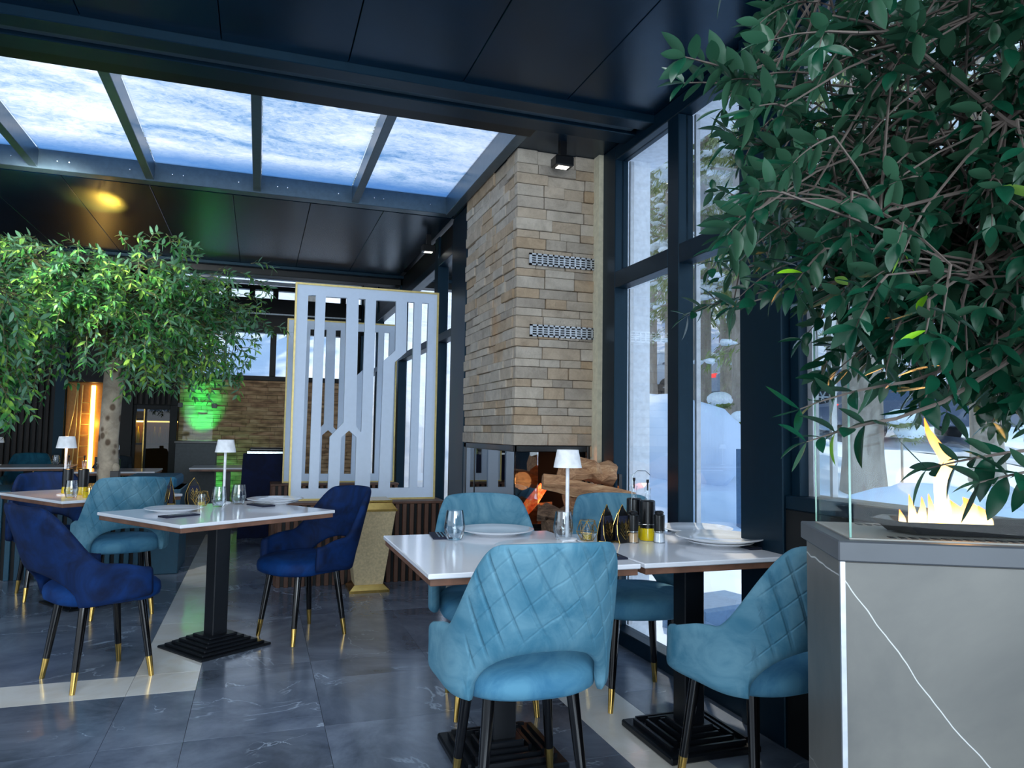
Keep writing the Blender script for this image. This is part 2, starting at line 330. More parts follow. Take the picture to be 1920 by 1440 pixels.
def thing(name, label, cat, loc=(0, 0, 0), rz=0.0, group=None):
    o = bpy.data.objects.new(name, None); COL.objects.link(o); o.location = loc; o.rotation_euler = (0, 0, rz); o.empty_display_size = .1
    return tag(o, label, cat, group)
def tag(o, label, cat, group=None):
    o['label'] = label; o['category'] = cat
    if group: o['group'] = group
    return o
def struct(o, label=None):
    o['kind'] = 'structure'
    if label: o['label'] = label
    return o
def sempty(name, label=None):
    o = bpy.data.objects.new(name, None); COL.objects.link(o); return struct(o, label)
def lab(o, t): o['label'] = t; return o
KIDS = {}
def copy_tree(o, loc, rz, label=None, group=None, cat=None):
    r = o.copy(); COL.objects.link(r); r.location = loc; r.rotation_euler = (0, 0, rz)
    if label: r['label'] = label
    if group: r['group'] = group
    for ch in o.children:
        c = ch.copy(); COL.objects.link(c); c.parent = r
        for g in ch.children:
            d = g.copy(); COL.objects.link(d); d.parent = c
    return r
def smoothstep(a, b, x): t = min(1, max(0, (x-a)/(b-a))); return t*t*(3-2*t)
XW = 2.068
# ================================================================== STRUCTURE
# ---- floor of single marble tiles with an inlaid cream band
floor = MB().box(-8, 2.2, -3, 12.2, -.12, -.012).build('floor', M['grout']); struct(floor, 'dark polished marble floor with inlaid cream bands')
xs = [-8, -6.4, -4.9, -3.6, -2.4, -1.5, -.53, -.235, .3, .9, 1.35, 1.64, 2.06]
ys = [-3, -1.8, -.6, .6, 1.3, 1.9, 2.6, 3.2, 3.80, 4.09, 5.1, 6.2, 7.3, 8.4, 9.2, 10.1, 11.1, 12.2]
for i in range(len(xs)-1):
    for j in range(len(ys)-1):
        x0, x1, y0, y1 = xs[i], xs[i+1], ys[j], ys[j+1]
        cream = (i == 6 and 3.7 < y0 < 9.1) or (abs(y0-3.80) < .01 and x0 < -.4) or (abs(y0-8.4) < .01 and False) or (i == 10 and 1.2 < y0 < 6.1)
        g = .0007
        t = MB().box(x0+g, x1-g, y0+g, y1-g, -.012, 0, .0006).build('tile', M['cream'] if cream else M['marble'], floor)
        if cream: lab(t, 'cream veined marble tile')
# ---- ceiling
ceil = sempty('ceiling', 'dark glossy panelled ceiling')
for k in range(13):     # near panels
    x0 = -5.4+k*.575
    if k < 13: MB().box(x0+.002, min(x0+.573, 2.06), -2.5, 3.55, 3.0, 3.04, .002).build('ceiling_panel', M['ceiling'], ceil)
for k in range(13):     # panels beyond the roof light
    x0 = -6+k*.575
    MB().box(x0+.002, min(x0+.573, 2.3), 5.93, 8.45, 3.0, 3.04, .002).build('ceiling_panel', M['ceiling'], ceil)
MB().box(1.47, 2.06, 3.72, 5.93, 3.0, 3.05).build('ceiling_panel', M['ceiling'], ceil)
MB().box(-8, 2.2, -2.6, 4.0, 3.06, 3.12).build('roof_slab', M['frame_black'], ceil)
MB().box(-8, 2.4, 5.9, 8.6, 3.06, 3.12).build('roof_slab', M['frame_black'], ceil)
MB().box(-8, 2.4, 8.6, 12.4, 3.70, 3.78).build('roof_slab', M['frame_black'], ceil)
b = MB(); b.box(-6, 2.06, 3.55, 3.66, 2.955, 3.05, .004); b.build('ceiling_beam', M['frame'], ceil)
b = MB(); b.box(-6, 2.0, 3.66, 3.76, 2.985, 3.05, .004); b.build('ceiling_beam', M['curb'], ceil)
b = MB(); b.box(-6, 2.06, 3.76, 3.90, 2.965, 3.05, .004); b.build('ceiling_beam', M['frame'], ceil)
b = MB(); b.box(-6, 1.47, 3.90, 4.03, 2.975, 3.16, .004); b.build('ceiling_beam', M['frame_black'], ceil)
MB().box(-8, 2.3, 8.45, 8.62, 2.90, 3.72, .004).build('ceiling_beam', M['frame_black'], ceil)
MB().box(-8, 2.3, 8.36, 8.44, 2.965, 3.0, .003).build('ceiling_beam', M['frame'], ceil)
# ---- roof light
sky = thing('skylight', 'long glazed skylight in the dark ceiling, its panes crusted with ice and snow', 'skylight', (0, 4.03, 3.0))
L0, R0, D = -5.0, 1.385, 1.75
MB().box(L0, R0+.07, D, D+.1, -.01, .14, .003).build('far_curb', M['curb'], sky)
MB().box(R0, R0+.07, -.06, D, -.02, .14, .003).build('side_curb', M['curb'], sky)
mx_ = [R0-.73*k for k in range(1, 9)]
for x in mx_:
    MB().box(x-.028, x+.028, 0, D, .0, .125, .003).build('mullion', M['curb'], sky)
ed = [R0]+mx_
for k in range(8):
    MB().box(ed[k+1]+.03, ed[k]-.0 - (.03 if k else 0), 0.0, D, .128, .136).build('pane', M['frost'], sky)
    b = MB()
    for t in (.2, .3, .82): b.ball((ed[k+1]+.73*t, D-.002, .055), .007, 6, 4)
    b.build('screw', M['steel'], sky)
# ---- window wall on the right
def bars(parent, name, boxes, mat=None):
    for bb in boxes: MB().box(*bb, .004).build(name, mat or M['frame'], parent)
w1 = sempty('window_1', 'tall black framed window beside the fireplace with four panes')
bars(w1, 'frame_bar', [(2.03, 2.12, 4.02, 4.19, 0, 3.0), (2.03, 2.12, 2.73, 4.02, 2.91, 3.0), (2.02, 2.12, 2.73, 4.02, 0, .085)])
bars(w1, 'mullion', [(2.03, 2.12, 3.295, 3.405, .085, 2.91)])
bars(w1, 'transom', [(2.03, 2.12, 2.73, 3.295, 2.11, 2.21), (2.03, 2.12, 3.405, 4.02, 2.11, 2.21)])
for (a, c) in ((2.73, 3.295), (3.405, 4.02)):
    for (z0, z1) in ((.085, 2.11), (2.21, 2.91)):
        MB().box(2.075, 2.087, a, c, z0, z1).build('pane', M['glass'], w1)
        for yy in (c-.018,): MB().box(2.125, 2.15, yy, yy+.018, z0, z1).build('edge_trim', M['alu'], w1)
post = struct(MB().box(1.99, 2.16, 2.455, 2.73, 0, 3.0, .004).build('wall_right', M['frame']), 'black post between the two windows')
w2 = sempty('window_2', 'wide window behind the fire table and olive tree')
bars(w2, 'frame_bar', [(2.03, 2.12, 2.40, 2.455, .98, 3.0), (2.03, 2.12, -2.5, 2.40, 2.91, 3.0), (2.0, 2.16, -2.5, 2.455, .93, .985)])
bars(w2, 'mullion', [(2.03, 2.12, .28, .36, .985, 2.91)])
MB().box(2.0, 2.12, -2.5, 2.455, 0, .93, .004).build('apron_panel', M['frame_black'], w2)
MB().box(2.07, 2.10, 2.372, 2.40, .985, 2.91).build('edge_trim', M['alu'], w2)
MB().box(2.125, 2.15, 2.33, 2.345, .985, 2.91).build('edge_trim', M['alu'], w2)
MB().box(2.075, 2.087, .36, 2.372, .985, 2.91).build('pane', M['glass'], w2)
MB().box(2.075, 2.087, -2.5, .28, .985, 2.91).build('pane', M['glass'], w2)
struct(MB().box(2.0, 2.1, 4.19, 4.275, 0, 3.0).build('trim_1', M['plaster']), 'cream plaster strip between fireplace and window')
struct(MB().box(2.15, 2.335, 4.13, 4.5, -.1, 3.0).build('trim_2', M['white_render']), 'white rendered pier outside the window')
struct(MB().box(2.17, 2.42, -2.5, 5.4, 2.97, 3.1).build('trim_3', M['white_render']), 'white eaves soffit outside')
struct(MB().box(2.07, 2.15, 4.275, 5.45, 0, 3.0).build('wall_chimney', M['plaster']))
# ---- glazed wall beyond the fireplace (x = 1.5)
w3 = sempty('window_3', 'glazed wall beyond the fireplace with dark teal posts')
MB().box(1.50, 2.14, 5.42, 5.55, 0, 3.0, .004).build('post_panel', M['frame'], w3)
MB().box(1.49, 1.62, 5.5, 5.95, 0, 3.0, .006).build('post_panel', M['frame'], w3)
for (y0, y1) in ((5.95, 6.0), (6.52, 6.66), (8.45, 8.62), (10.2, 10.3), (11.9, 12.1)):
    MB().box(1.50, 1.60, y0, y1, 0, 3.0 if y0 < 9 else 3.7, .004).build('mullion', M['frame'], w3)
for (y0, y1) in ((6.0, 6.52), (6.66, 8.45), (8.62, 10.2), (10.3, 11.9)):
    MB().box(1.50, 1.60, y0, y1, 2.72, 2.80 if y0 < 8.5 else 2.84, .004).build('transom', M['frame'], w3)
    MB().box(1.50, 1.60, y0, y1, 2.02, 2.09, .004).build('transom', M['frame'], w3)
    MB().box(1.50, 1.60, y0, y1, 0, .12, .004).build('transom', M['frame'], w3)
    MB().box(1.545, 1.555, y0, y1, .12, 2.02).build('pane', M['glass'], w3)
    MB().box(1.545, 1.555, y0, y1, 2.09, 2.72).build('pane', M['glass'], w3)
    MB().box(1.52, 1.60, y0, y1, 2.80, 3.0 if y0 < 8.5 else 3.7).build('header_panel', M['frame_black'], w3)
# ---- far wall (y = 12): brick wall, window band, slats, doors
YF = 12.0
wf = sempty('wall_back', 'far wall of brown travertine brick with dark slatted cladding')
MB().box(-1.15, 1.5, YF+.06, YF+.3, 0, 1.96).build('backing', M['grout'], wf)
b = MB(); r_ = random.Random(3); z = 0.0; row = 0
while z < 1.95:
    hgt = .062; x = -1.13-r_.uniform(0, .2)
    while x < 1.5:
        L_ = r_.uniform(.14, .36); x0 = max(x, -1.13); x1 = min(x+L_-.004, 1.5)
        if x1 > x0+.01:
            yy = YF+.03-r_.uniform(0, .03); b.box(x0, x1, yy, YF+.07, z, min(z+hgt-.005, 1.955))
        x += L_
    z += hgt
o = b.build('brick_courses', M['far_stone'], wf); o['kind'] = 'stuff'
w4 = sempty('window_4', 'low wide window over the far brick wall looking onto a snow bank')
bars(w4, 'frame_bar', [(-1.2, 1.5, YF, YF+.1, 1.96, 2.03), (-1.2, 1.5, YF-.02, YF+.12, 2.70, 3.24)], M['frame_black'])
for x in (-1.15, .17): bars(w4, 'mullion', [(x-.045, x+.045, YF, YF+.1, 2.03, 2.70)], M['frame_black'])
bars(w4, 'mullion', [(1.28, 1.5, YF, YF+.1, 2.03, 2.70)], M['frame_black'])
for a, c in ((-1.105, .125), (.215, 1.28)): MB().box(a, c, YF+.04, YF+.05, 2.03, 2.70).build('pane', M['glass'], w4)
MB().box(-1.2, 1.5, YF-.05, YF-.02, 2.985, 3.005).build('white_rail', M['white'], w4)
w5 = sempty('window_5', 'narrow clerestory slot with brackets above the far window')
bars(w5, 'frame_bar', [(-1.3, 1.5, YF-.02, YF+.1, 3.37, 3.44), (-1.3, 1.5, YF-.02, YF+.1, 3.55, 3.72)], M['frame_black'])
bars(w5, 'white_rail', [(-1.3, 1.5, YF-.05, YF-.03, 3.44, 3.50)], M['white'])
for k in range(8): bars(w5, 'bracket', [(-1.2+k*.345-.04, -1.2+k*.345+.04, YF-.04, YF+.08, 3.24, 3.37)], M['frame_black'])
MB().box(-1.25, 1.5, YF+.04, YF+.05, 3.24, 3.55).build('pane', M['glass'], w5)
# slatted cladding
def slats(parent, x0, x1, z0, z1, y, step=.075, mat='slatdark'):
    n = int((x1-x0)/step); me = MB().box(0, step*.55, 0, .04, z0, z1, .004).mesh('slat', M[mat])
    for k in range(n): link('slat', me, parent, (x0+k*step, y-.04, 0))
wl_ = sempty('wall_left', 'dark brown vertical slat wall at the far left')
MB().box(-8, -2.62, YF, YF+.1, 0, 3.7).build('backing', M['frame_black'], wl_)
slats(wl_, -6.0, -2.74, 0, 3.3, YF)
MB().box(-8, -6.0, YF-.04, YF, 0, 3.7).build('end_panel', M['slatdark'], wl_)
MB().box(-1.99, -1.74, YF-.1, YF+.1, 0, 3.3).build('column_panel', M['frame_black'], wl_)
MB().box(-2.62, -1.16, YF+.02, YF+.08, 1.54, 3.7).build('backing', M['frame_black'], wl_)
slats(wl_, -1.74, -1.2, 1.55, 2.72, YF)
MB().box(-2.73, -2.61, YF-.1, YF+.1, 0, 3.3).build('column_panel', M['frame'], wl_)
struct(MB().box(-8.1, -8, 5.5, 12, 0, 3.7).build('wall_side', M['frame_black']))
# LED niche with ladder
ni = thing('display_niche', 'bronze lined niche with a glowing amber light bar, left of the tree trunk', 'display', (-2.60, YF, 0))
MB().box(0, .60, -.01, .01, 0, 1.86).build('back_panel', M['bronze'], ni)
MB().box(0, .60, -.22, .0, 1.84, 1.90).build('top_panel', M['frame_black'], ni)
lab(MB().box(.315, .36, -.06, -.02, .5, 1.80).build('light_bar', M['led'], ni), 'glowing amber light bar')
b = MB()
for k in range(7): b.tube([(.19, -.05, .62+k*.155), (.30, -.05, .62+k*.155)], .007, 6)
b.tube([(.17, -.05, .3), (.20, -.05, 1.80)], .008, 6); b.tube([(.30, -.05, .3), (.305, -.05, 1.80)], .007, 6); b.build('ladder', M['goldpaint'], ni)
b = MB(); b.tube([(.14, -.05, 1.82), (.10, -.05, 1.4), (.02, -.05, .9), (.01, -.05, .6)], .007, 6); b.build('rope', M['goldpaint'], ni)
b = MB(); b.tube([(.145, -.05, 1.82), (.14, -.05, 1.2), (.11, -.05, .6)], .007, 6); b.build('rope', M['goldpaint'], ni)
lamp('niche_glow', 'POINT', (-2.27, YF-.16, 1.25), 3.5, (1, .58, .14), .05, specular_factor=0)
dr = sempty('door_1', 'black framed glass door at the back with warm bar shelves behind')
bars(dr, 'door_frame', [(-1.74, -1.70, YF-.04, YF+.04, 0, 1.54), (-1.25, -1.15, YF-.04, YF+.04, 0, 1.54), (-1.70, -1.25, YF-.04, YF+.04, 1.48, 1.54), (-1.60, -1.56, YF-.04, YF+.04, 0, 1.48)], M['frame_black'])
MB().box(-1.70, -1.60, YF-.005, YF+.005, 0, 1.48).build('pane', M['glass'], dr)
MB().box(-1.56, -1.25, YF-.005, YF+.005, 0, 1.48).build('pane', M['glass_dark'], dr)
lab(MB().box(-1.595, -1.580, YF-.06, YF-.04, .3, 1.48).build('door_edge', M['gold'], dr), 'thin brass door edge')
cb = thing('bar_shelf', 'warm lit back bar shelf seen through the far door glass', 'shelf', (-1.85, YF+.45, 0))
MB().box(-.1, 1.0, .1, .15, 0, 2.0).build('back_panel', M['bronze'], cb)
for z in (.95, 1.32): MB().box(-.05, .8, -.12, .1, z, z+.025).build('shelf_board', M['slatdark'], cb)
lab(MB().box(0, .7, -.1, -.07, 1.29, 1.31).build('light_bar', M['led'], cb), 'glowing light bar')
for k in range(9):
    tag(MB().lathe([(.024, 0), (.026, .14), (.010, .19), (.009, .25)], 10).build('bottle', M['oil'] if k % 3 else M['glass_cup'], None, 'all', (-1.85+.05+k*.075, YF+.42, .975)), 'small bottle on the warm lit back bar shelf', 'bottle', 'bottles on the back bar shelf')
struct(MB().box(-3.6, -1, YF+.75, YF+.85, 0, 3).build('wall_bar', M['frame_black']))
# ================================================================== FIREPLACE
fp = thing('fireplace', 'tall travertine brick chimney breast with a glass sided firebox', 'fireplace', (1.48, 4.27, 0))
FX, FY, FZ0, FZ1 = .588, 1.17, 1.14, 3.0
MB().box(.02, FX-.005, .02, FY, FZ0+.01, FZ1).build('core', M['grout'], fp)
r_ = random.Random(11); z = FZ0; row = 0
HS = [.05, .062, .068, .075]
while z < FZ1-.02:
    hgt = r_.choice(HS); z1 = min(z+hgt, FZ1)
    if FZ1-z1 < .03: z1 = FZ1
    x = 0.0
    off = r_.uniform(.10, .24)
    cuts = [0, off]
    while cuts[-1] < FX-.12: cuts.append(min(cuts[-1]+r_.choice([.14, .2, .26]), FX))
    cuts[-1] = FX
    for a, c in zip(cuts, cuts[1:]):
        pr = r_.uniform(-.006, .012)
        MB().box(a+(.0015 if a else -pr), c-.0015, -pr, .05, z+.0015, z1-.0015, .003).build('brick', M['travertine'], fp)
    cuts = [.05, .05+r_.uniform(.1, .24)]
    while cuts[-1] < FY-.16: cuts.append(min(cuts[-1]+r_.choice([.2, .27, .33]), FY))
    cuts[-1] = FY
    for a, c in zip(cuts, cuts[1:]):
        pr = r_.uniform(-.004, .016)
        MB().box(-pr, .05, a+.0015, c-.0015, z+.0015, z1-.0015, .003).build('brick', M['travertine'], fp)
    z = z1; row += 1
for k in range(6):      # narrow stone jamb right of the firebox
    MB().box(.505, FX, -.004*(k % 2), .06, .72+k*.07, .788+k*.07, .003).build('brick', M['travertine'], fp)
def vent(z0, x0, x1):
    v = MB(); H_ = .075; n = 12; w = (x1-x0-.03)/n
    v.box(x0, x1, -.022, -.013, z0, z0+.010); v.box(x0, x1, -.022, -.013, z0+H_-.010, z0+H_)
    for k in range(n+1): v.box(x0+.012+k*w-.004+(0 if k else -.008), x0+.012+k*w+.006, -.022, -.013, z0, z0+H_)
    for j in range(1, 4): v.box(x0+.01, x1-.01, -.021, -.014, z0+.010+j*.0138-.003, z0+.010+j*.0138+.003)
    o = v.build('vent_grille', M['alu'], fp); lab(o, 'slotted steel vent grille')
    MB().box(x0+.005, x1-.005, -.013, -.006, z0+.004, z0+H_-.004).build('vent_back', M['black'], o)
vent(2.262, .075, .552); vent(1.815, .085, .562)
# firebox
MB().box(.0, FX, .0, FY, 0, .64, .004).build('plinth', M['frame_black'], fp)
MB().box(.0, .5, .0, FY, .64, .66).build('hearth_plate', M['black'], fp)
MB().box(.42, FX-.01, .10, FY, .66, FZ0).build('firebox_lining', M['black'], fp)
MB().box(.0, .5, FY-.06, FY, .66, FZ0).build('firebox_lining', M['black'], fp)
bars(fp, 'firebox_frame', [(0, .5, 0, .02, 1.10, FZ0), (0, .02, 0, FY, 1.10, FZ0), (.49, .51, -.005, .02, .66, FZ0), (0, .02, FY-.3, FY-.28, .66, 1.1)], M['black'])
MB().box(.004, .010, .01, FY-.02, .66, 1.10).build('glass_pane', M['firebox_glass'], fp)
MB().box(.012, .16, .004, .010, .66, 1.10).build('glass_pane', M['firebox_glass'], fp)
b = MB(); b.tube([(.12, .22, .68), (.20, .20, .78), (.27, .18, .88)], [.035, .04, .03], 8); lab(b.build('ember_log', M['ember'], fp, True), 'glowing red log')
b = MB(); b.tube([(.16, .4, .70), (.38, .3, .72)], [.04, .045], 8); b.build('burning_log', M['bark_log'], fp, True)
lamp('fire_glow', 'POINT', (1.66, 4.6, .9), 3, (1, .35, .1), .06, specular_factor=0)
# firewood stack
lr = thing('firewood_rack', 'black metal firewood rack standing by the window below the chimney', 'rack', (1.55, 3.98, 0))
b = MB()
for x in (.0, .50):
    for y in (0, .24): b.box(x-.01, x+.01, y-.01, y+.01, 0, .98 if x > .3 else .62)
for z in (.05, .60):
    for y in (0, .24): b.box(0, .50, y-.01, y+.01, z-.01, z+.01)
b.build('rack_frame', M['black'], lr); 
MB().box(0, .50, 0, .24, .61, .62).build('shelf_plate', M['black'], lr)
def log(px0, p1, r0, r1, mat, label, seed, sides=7, wob=.18):
    R_ = random.Random(seed); a = Vector(px0); c = Vector(p1); n = 6; b = MB(); pts = []; rs = []
    for i in range(n+1):
        t = i/n; pts.append(a.lerp(c, t)+Vector((0, R_.uniform(-.008, .008), R_.uniform(-.008, .008)))); rs.append((r0+(r1-r0)*t)*R_.uniform(.9, 1.1))
    b.tube(pts, rs, sides); b.v = [tuple(Vector(v)+Vector((R_.uniform(-1, 1), R_.uniform(-1, 1), R_.uniform(-1, 1)))*r0*wob) for v in b.v]
    mid = (a+c)/2; b.v = [tuple(Vector(v)-mid) for v in b.v]
    o = b.build('firewood_log', mat, None, True, mid); return tag(o, label, 'firewood', 'logs of the firewood stack')
log((1.70, 4.0, 1.005), (2.03, 4.02, .985), .072, .07, M['log'], 'knotty split log lying on top of the firewood stack', 1, 9, .3)
log((1.56, 3.98, .935), (2.10, 3.90, .845), .052, .035, M['log'], 'long flat split log sloping to the right under the knotty one', 2, 5)
log((1.74, 4.05, .80), (2.04, 4.03, .80), .07, .07, M['log'], 'short split log with a pale cut side under the long one', 3, 5)
log((1.56, 4.08, .76), (1.74, 4.02, .74), .05, .045, M['bark_log'], 'small dark barked log at the left end of the stack', 4, 7)
log((1.60, 4.05, .665), (1.80, 4.03, .665), .045, .05, M['bark_log'], 'grey birch log at the bottom left of the stack', 5, 7)
for k in range(4):
    log((1.62+.115*k, 3.99, .12+.05*(k % 2)), (1.60+.115*k, 4.22, .12+.05*(k % 2)), .055, .05, M['log'] if k % 2 else M['bark_log'], ['leftmost short log on the lowest layer of the rack', 'second short log from the left on the lowest rack layer', 'third short log from the left on the lowest rack layer', 'rightmost short log on the lowest layer of the rack'][k], 20+k, 7)
for k in range(4):
    log((1.62+.115*k, 3.99, .40+.03*(k % 2)), (1.60+.115*k, 4.22, .40+.03*(k % 2)), .055, .05, M['log'], ['leftmost short log on the middle layer of the rack', 'second short log from the left on the middle rack layer', 'third short log from the left on the middle rack layer', 'rightmost short log on the middle layer of the rack'][k], 30+k, 7)
# ================================================================== CHAIRS
def shell_mesh(name, mat, quilt):
    nt, nv = (301, 150) if quilt else (61, 26)
    A, Bd = .262, .245; TH = math.radians(118)
    def top(a):
        d = math.degrees(abs(a))
        t = .862 - .012*(d/40)**2 if d < 34 else (.853-.30*smoothstep(30, 84, d)-.0)
        if d > 34: t = .8513-.265*smoothstep(34, 80, d)
        if d > 80: t -= .035*smoothstep(80, 118, d)
        return t
    def bot(a):
        d = math.degrees(abs(a))
        return .395+.155*math.sqrt(max(0, 1-(d/50)**2)) if d < 50 else .395+.02*smoothstep(60, 118, d)
    def pos(a, z, off):
        s_, c_ = math.sin(a), math.cos(a); e = .85
        x = A*math.copysign(abs(s_)**e, s_); y = -Bd*math.copysign(abs(c_)**e, c_)
        lean = max(0, z-.44)*(.30*max(0, c_)+.05); k = 1+off/.25
        wing = .10*smoothstep(82, 118, math.degrees(abs(a)))
        return Vector((x*k*(1+max(0, z-.5)*.12)+math.copysign(wing, a)*.3, y*k-lean, z))
    V = np.zeros((2, nt, nv, 3))
    for i in range(nt):
        u = 2*i/(nt-1)-1; a = TH*(u if not quilt else (u*.60 if abs(u) < .83 else math.copysign(.498+(abs(u)-.83)/.17*.502, u))); t, bo = top(a), bot(a)
        for j in range(nv):
            v = j/(nv-1); z = bo+(t-bo)*v
            g = 0.0
            if quilt and abs(a) < math.radians(60):
                s = a*.34; q = .075; w = .0034
                for dd_, amt, q in ((s+z*.62, .0055, .078), (s-z*1.25, .0022, .125)):
                    m_ = (dd_ % q)-q*.5; g += amt*(math.exp(-((m_-.0036)/.0030)**2)+math.exp(-((m_+.0036)/.0030)**2)) if amt > .005 else amt*math.exp(-(m_/w)**2)
                fade = smoothstep(0, .12, (t-z)/.2)*smoothstep(0, .1, z-bo)*(1-smoothstep(46, 56, math.degrees(abs(a))))
                pf = .0015*(1-min(1, g/.006)); g = (g-pf)*fade
            edge = .012*(abs(2*v-1)**10)
            V[0, i, j] = pos(a, z, .017-g-edge); V[1, i, j] = pos(a, z, -.020+edge)
    b = MB(); b.v = [tuple(x) for x in V.reshape(-1, 3)]; idx = lambda s, i, j: s*nt*nv+i*nv+j; f = []
    for i in range(nt-1):
        for j in range(nv-1):
            f.append((idx(0, i, j), idx(0, i+1, j), idx(0, i+1, j+1), idx(0, i, j+1)))
            f.append((idx(1, i, j), idx(1, i, j+1), idx(1, i+1, j+1), idx(1, i+1, j)))
        f.append((idx(0, i, nv-1), idx(0, i+1, nv-1), idx(1, i+1, nv-1), idx(1, i, nv-1)))
        f.append((idx(0, i, 0), idx(1, i, 0), idx(1, i+1, 0), idx(0, i+1, 0)))
    for j in range(nv-1):
        f.append((idx(0, 0, j), idx(0, 0, j+1), idx(1, 0, j+1), idx(1, 0, j)))
        f.append((idx(0, nt-1, j), idx(1, nt-1, j), idx(1, nt-1, j+1), idx(0, nt-1, j+1)))
    b.f = f; b.mi = [0]*len(f); me = b.mesh(name, mat, 'all'); return me
def seat_mesh(name, mat):
    b = MB(); n = 40
    prof = [(.60, .385), (.92, .388), (1.0, .40), (1.02, .425), (1.0, .452), (.93, .468), (.75, .477), (.4, .484), (.02, .486)]
    vs = []
    for s, z in prof:
        for j in range(n):
            a = 2*PI*j/n; c_, s_ = math.cos(a), math.sin(a); e = .78
            vs.append((.236*s*math.copysign(abs(c_)**e, c_), .025+.238*s*math.copysign(abs(s_)**e, s_)*(1.03 if s_ > 0 else 1), z+(.0 if s_ < .3 else -.006*s)))
    k = len(prof); b.add(vs, [(i*n+j, i*n+(j+1) % n, (i+1)*n+(j+1) % n, (i+1)*n+j) for i in range(k-1) for j in range(n)]+[tuple(range(n))[::-1], tuple((k-1)*n+j for j in range(n))])
    return b.mesh(name, mat, 'all')
leg_me = {}
def chair(label, style, loc, face, group='velvet dining chairs'):
    """face: heading of the seat front, degrees, 0 = +x"""
    rz = math.radians(face-90)
    key = style
    if key in leg_me: return copy_tree(leg_me[key], loc, rz, label)
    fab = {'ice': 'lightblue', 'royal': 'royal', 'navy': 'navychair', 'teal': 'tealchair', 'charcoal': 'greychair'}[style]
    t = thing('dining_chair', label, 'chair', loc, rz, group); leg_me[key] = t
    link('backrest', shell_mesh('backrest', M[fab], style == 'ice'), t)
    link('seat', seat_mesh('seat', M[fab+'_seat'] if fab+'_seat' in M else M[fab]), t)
    for sx_ in (-1, 1):
        for sy_ in (-1, 1):
            top_ = Vector((sx_*.135, .02+sy_*.13, .40)); ft = Vector((sx_*.175, .02+sy_*.18, 0)); mid = top_.lerp(ft, .76)
            l = MB().tube([top_, mid], [.021, .0155], 12).build('leg', M['blackgloss'], t, True)
            lab(MB().tube([mid, ft], [.0158, .0115], 12).build('leg_tip', M['gold'], l, True), 'polished brass foot')
    return t
chair('ice blue quilted velvet chair in the foreground, its back to the viewer', 'ice', (.845, 2.335, 0), 87).scale = (1, 1, 1.055)
chair('ice blue quilted velvet chair half hidden behind the grey fire table', 'ice', (1.635, 2.15, 0), 98).scale = (1, 1, 1.05)
chair('ice blue velvet chair behind the front table, left of the white lamp', 'ice', (1.03, 3.26, 0), 262)
chair('ice blue velvet chair behind the window table, in front of the firewood', 'ice', (1.70, 3.16, 0), 262)
chair('ice blue velvet chair with its back to the viewer behind the left table corner', 'ice', (-.83, 5.50, 0), 106)
chair('royal blue velvet chair at the left front of the room, seen from behind', 'royal', (-.72, 4.12, 0), 33)
chair('royal blue velvet chair on the right side of the left table, near the gold urn', 'royal', (.30, 4.64, 0), 212)
chair('royal blue velvet chair on the far side of the table lit by the warm lamp', 'royal', (-1.40, 6.22, 0), 292)
chair('royal blue velvet chair at the far left edge, behind the slatted planter', 'royal', (-2.25, 8.02, 0), 30)
chair('teal velvet chair in front of the dark slat wall, at the wooden table', 'teal', (-2.72, 10.78, 0), 280)
chair('ice blue velvet chair at the left edge behind the slatted planter', 'ice', (-2.62, 8.72, 0), 80)
chair('charcoal fabric chair right of the tree trunk, in front of the glass door', 'charcoal', (-1.75, 9.9, 0), 250)
# ================================================================== TABLES
def table(label, loc, rz, w, d, bo=(0, 0), base=.215, ribs=False):
    t = thing('dining_table', label, 'table', loc, rz, 'white topped dining tables')
    MB().box(-w/2, w/2, -d/2, d/2, .732, .75, .003).build('tabletop', M['tabletop'], t)
    MB().box(-w/2+.008, w/2-.008, -d/2+.008, d/2-.008, .708, .732, .002).build('underboard', M['wood'], t)
    MB().box(bo[0]-.045, bo[0]+.045, bo[1]-.045, bo[1]+.045, .07, .708, .004).build('column', M['tablebase'], t)
    MB().box(bo[0]-.16, bo[0]+.16, bo[1]-.16, bo[1]+.16, .696, .707).build('top_plate', M['tablebase'], t)
    b = MB(); n = 6
    if ribs:
        b.box(bo[0]-base, bo[0]+base, bo[1]-base, bo[1]+base, 0, .028, .006)
        for k in range(4):
            s0 = base-.03-k*.037; zz = .028+.0*k
            for q in range(4):
                a, c_ = (s0-.011, s0), (-s0+.02, s0-.02)
                x0, x1, y0, y1 = [(a[0], a[1], c_[0], c_[1]), (-a[1], -a[0], c_[0], c_[1]), (c_[0], c_[1], a[0], a[1]), (c_[0], c_[1], -a[1], -a[0])][q]
                b.box(bo[0]+x0, bo[0]+x1, bo[1]+y0, bo[1]+y1, .026, .045+.006*k)
        b.box(bo[0]-.07, bo[0]+.07, bo[1]-.07, bo[1]+.07, .028, .075, .004)
    else:
        for k in range(n): s0 = base-k*.026; b.box(bo[0]-s0, bo[0]+s0, bo[1]-s0, bo[1]+s0, k*.0125, (k+1)*.0125+.001, .003)
    b.build('foot_plate', M['tablebase'], t); return t
table('white topped table in the front, left one of the joined pair, with the white lamp', (.937, 2.875, 0), 0, .785, .93, (-.025, -.14), .2, True)
table('white topped table by the window, right one of the joined pair, with two plates', (1.69, 2.80, 0), 0, .69, .78, (-.01, -.15), .2, True)
A35 = math.radians(35.2)
table('white topped table on the left standing over the cream floor band', (-.19, 4.52, 0), A35, .955, .835)
table('white topped table lit by the warm lamp, behind the left chairs', (-1.09, 5.88, 0), math.radians(36), .80, .93)
table('pale wooden table at the back left before the dark slat wall', (-2.50, 9.92, 0), .1, .9, .8)
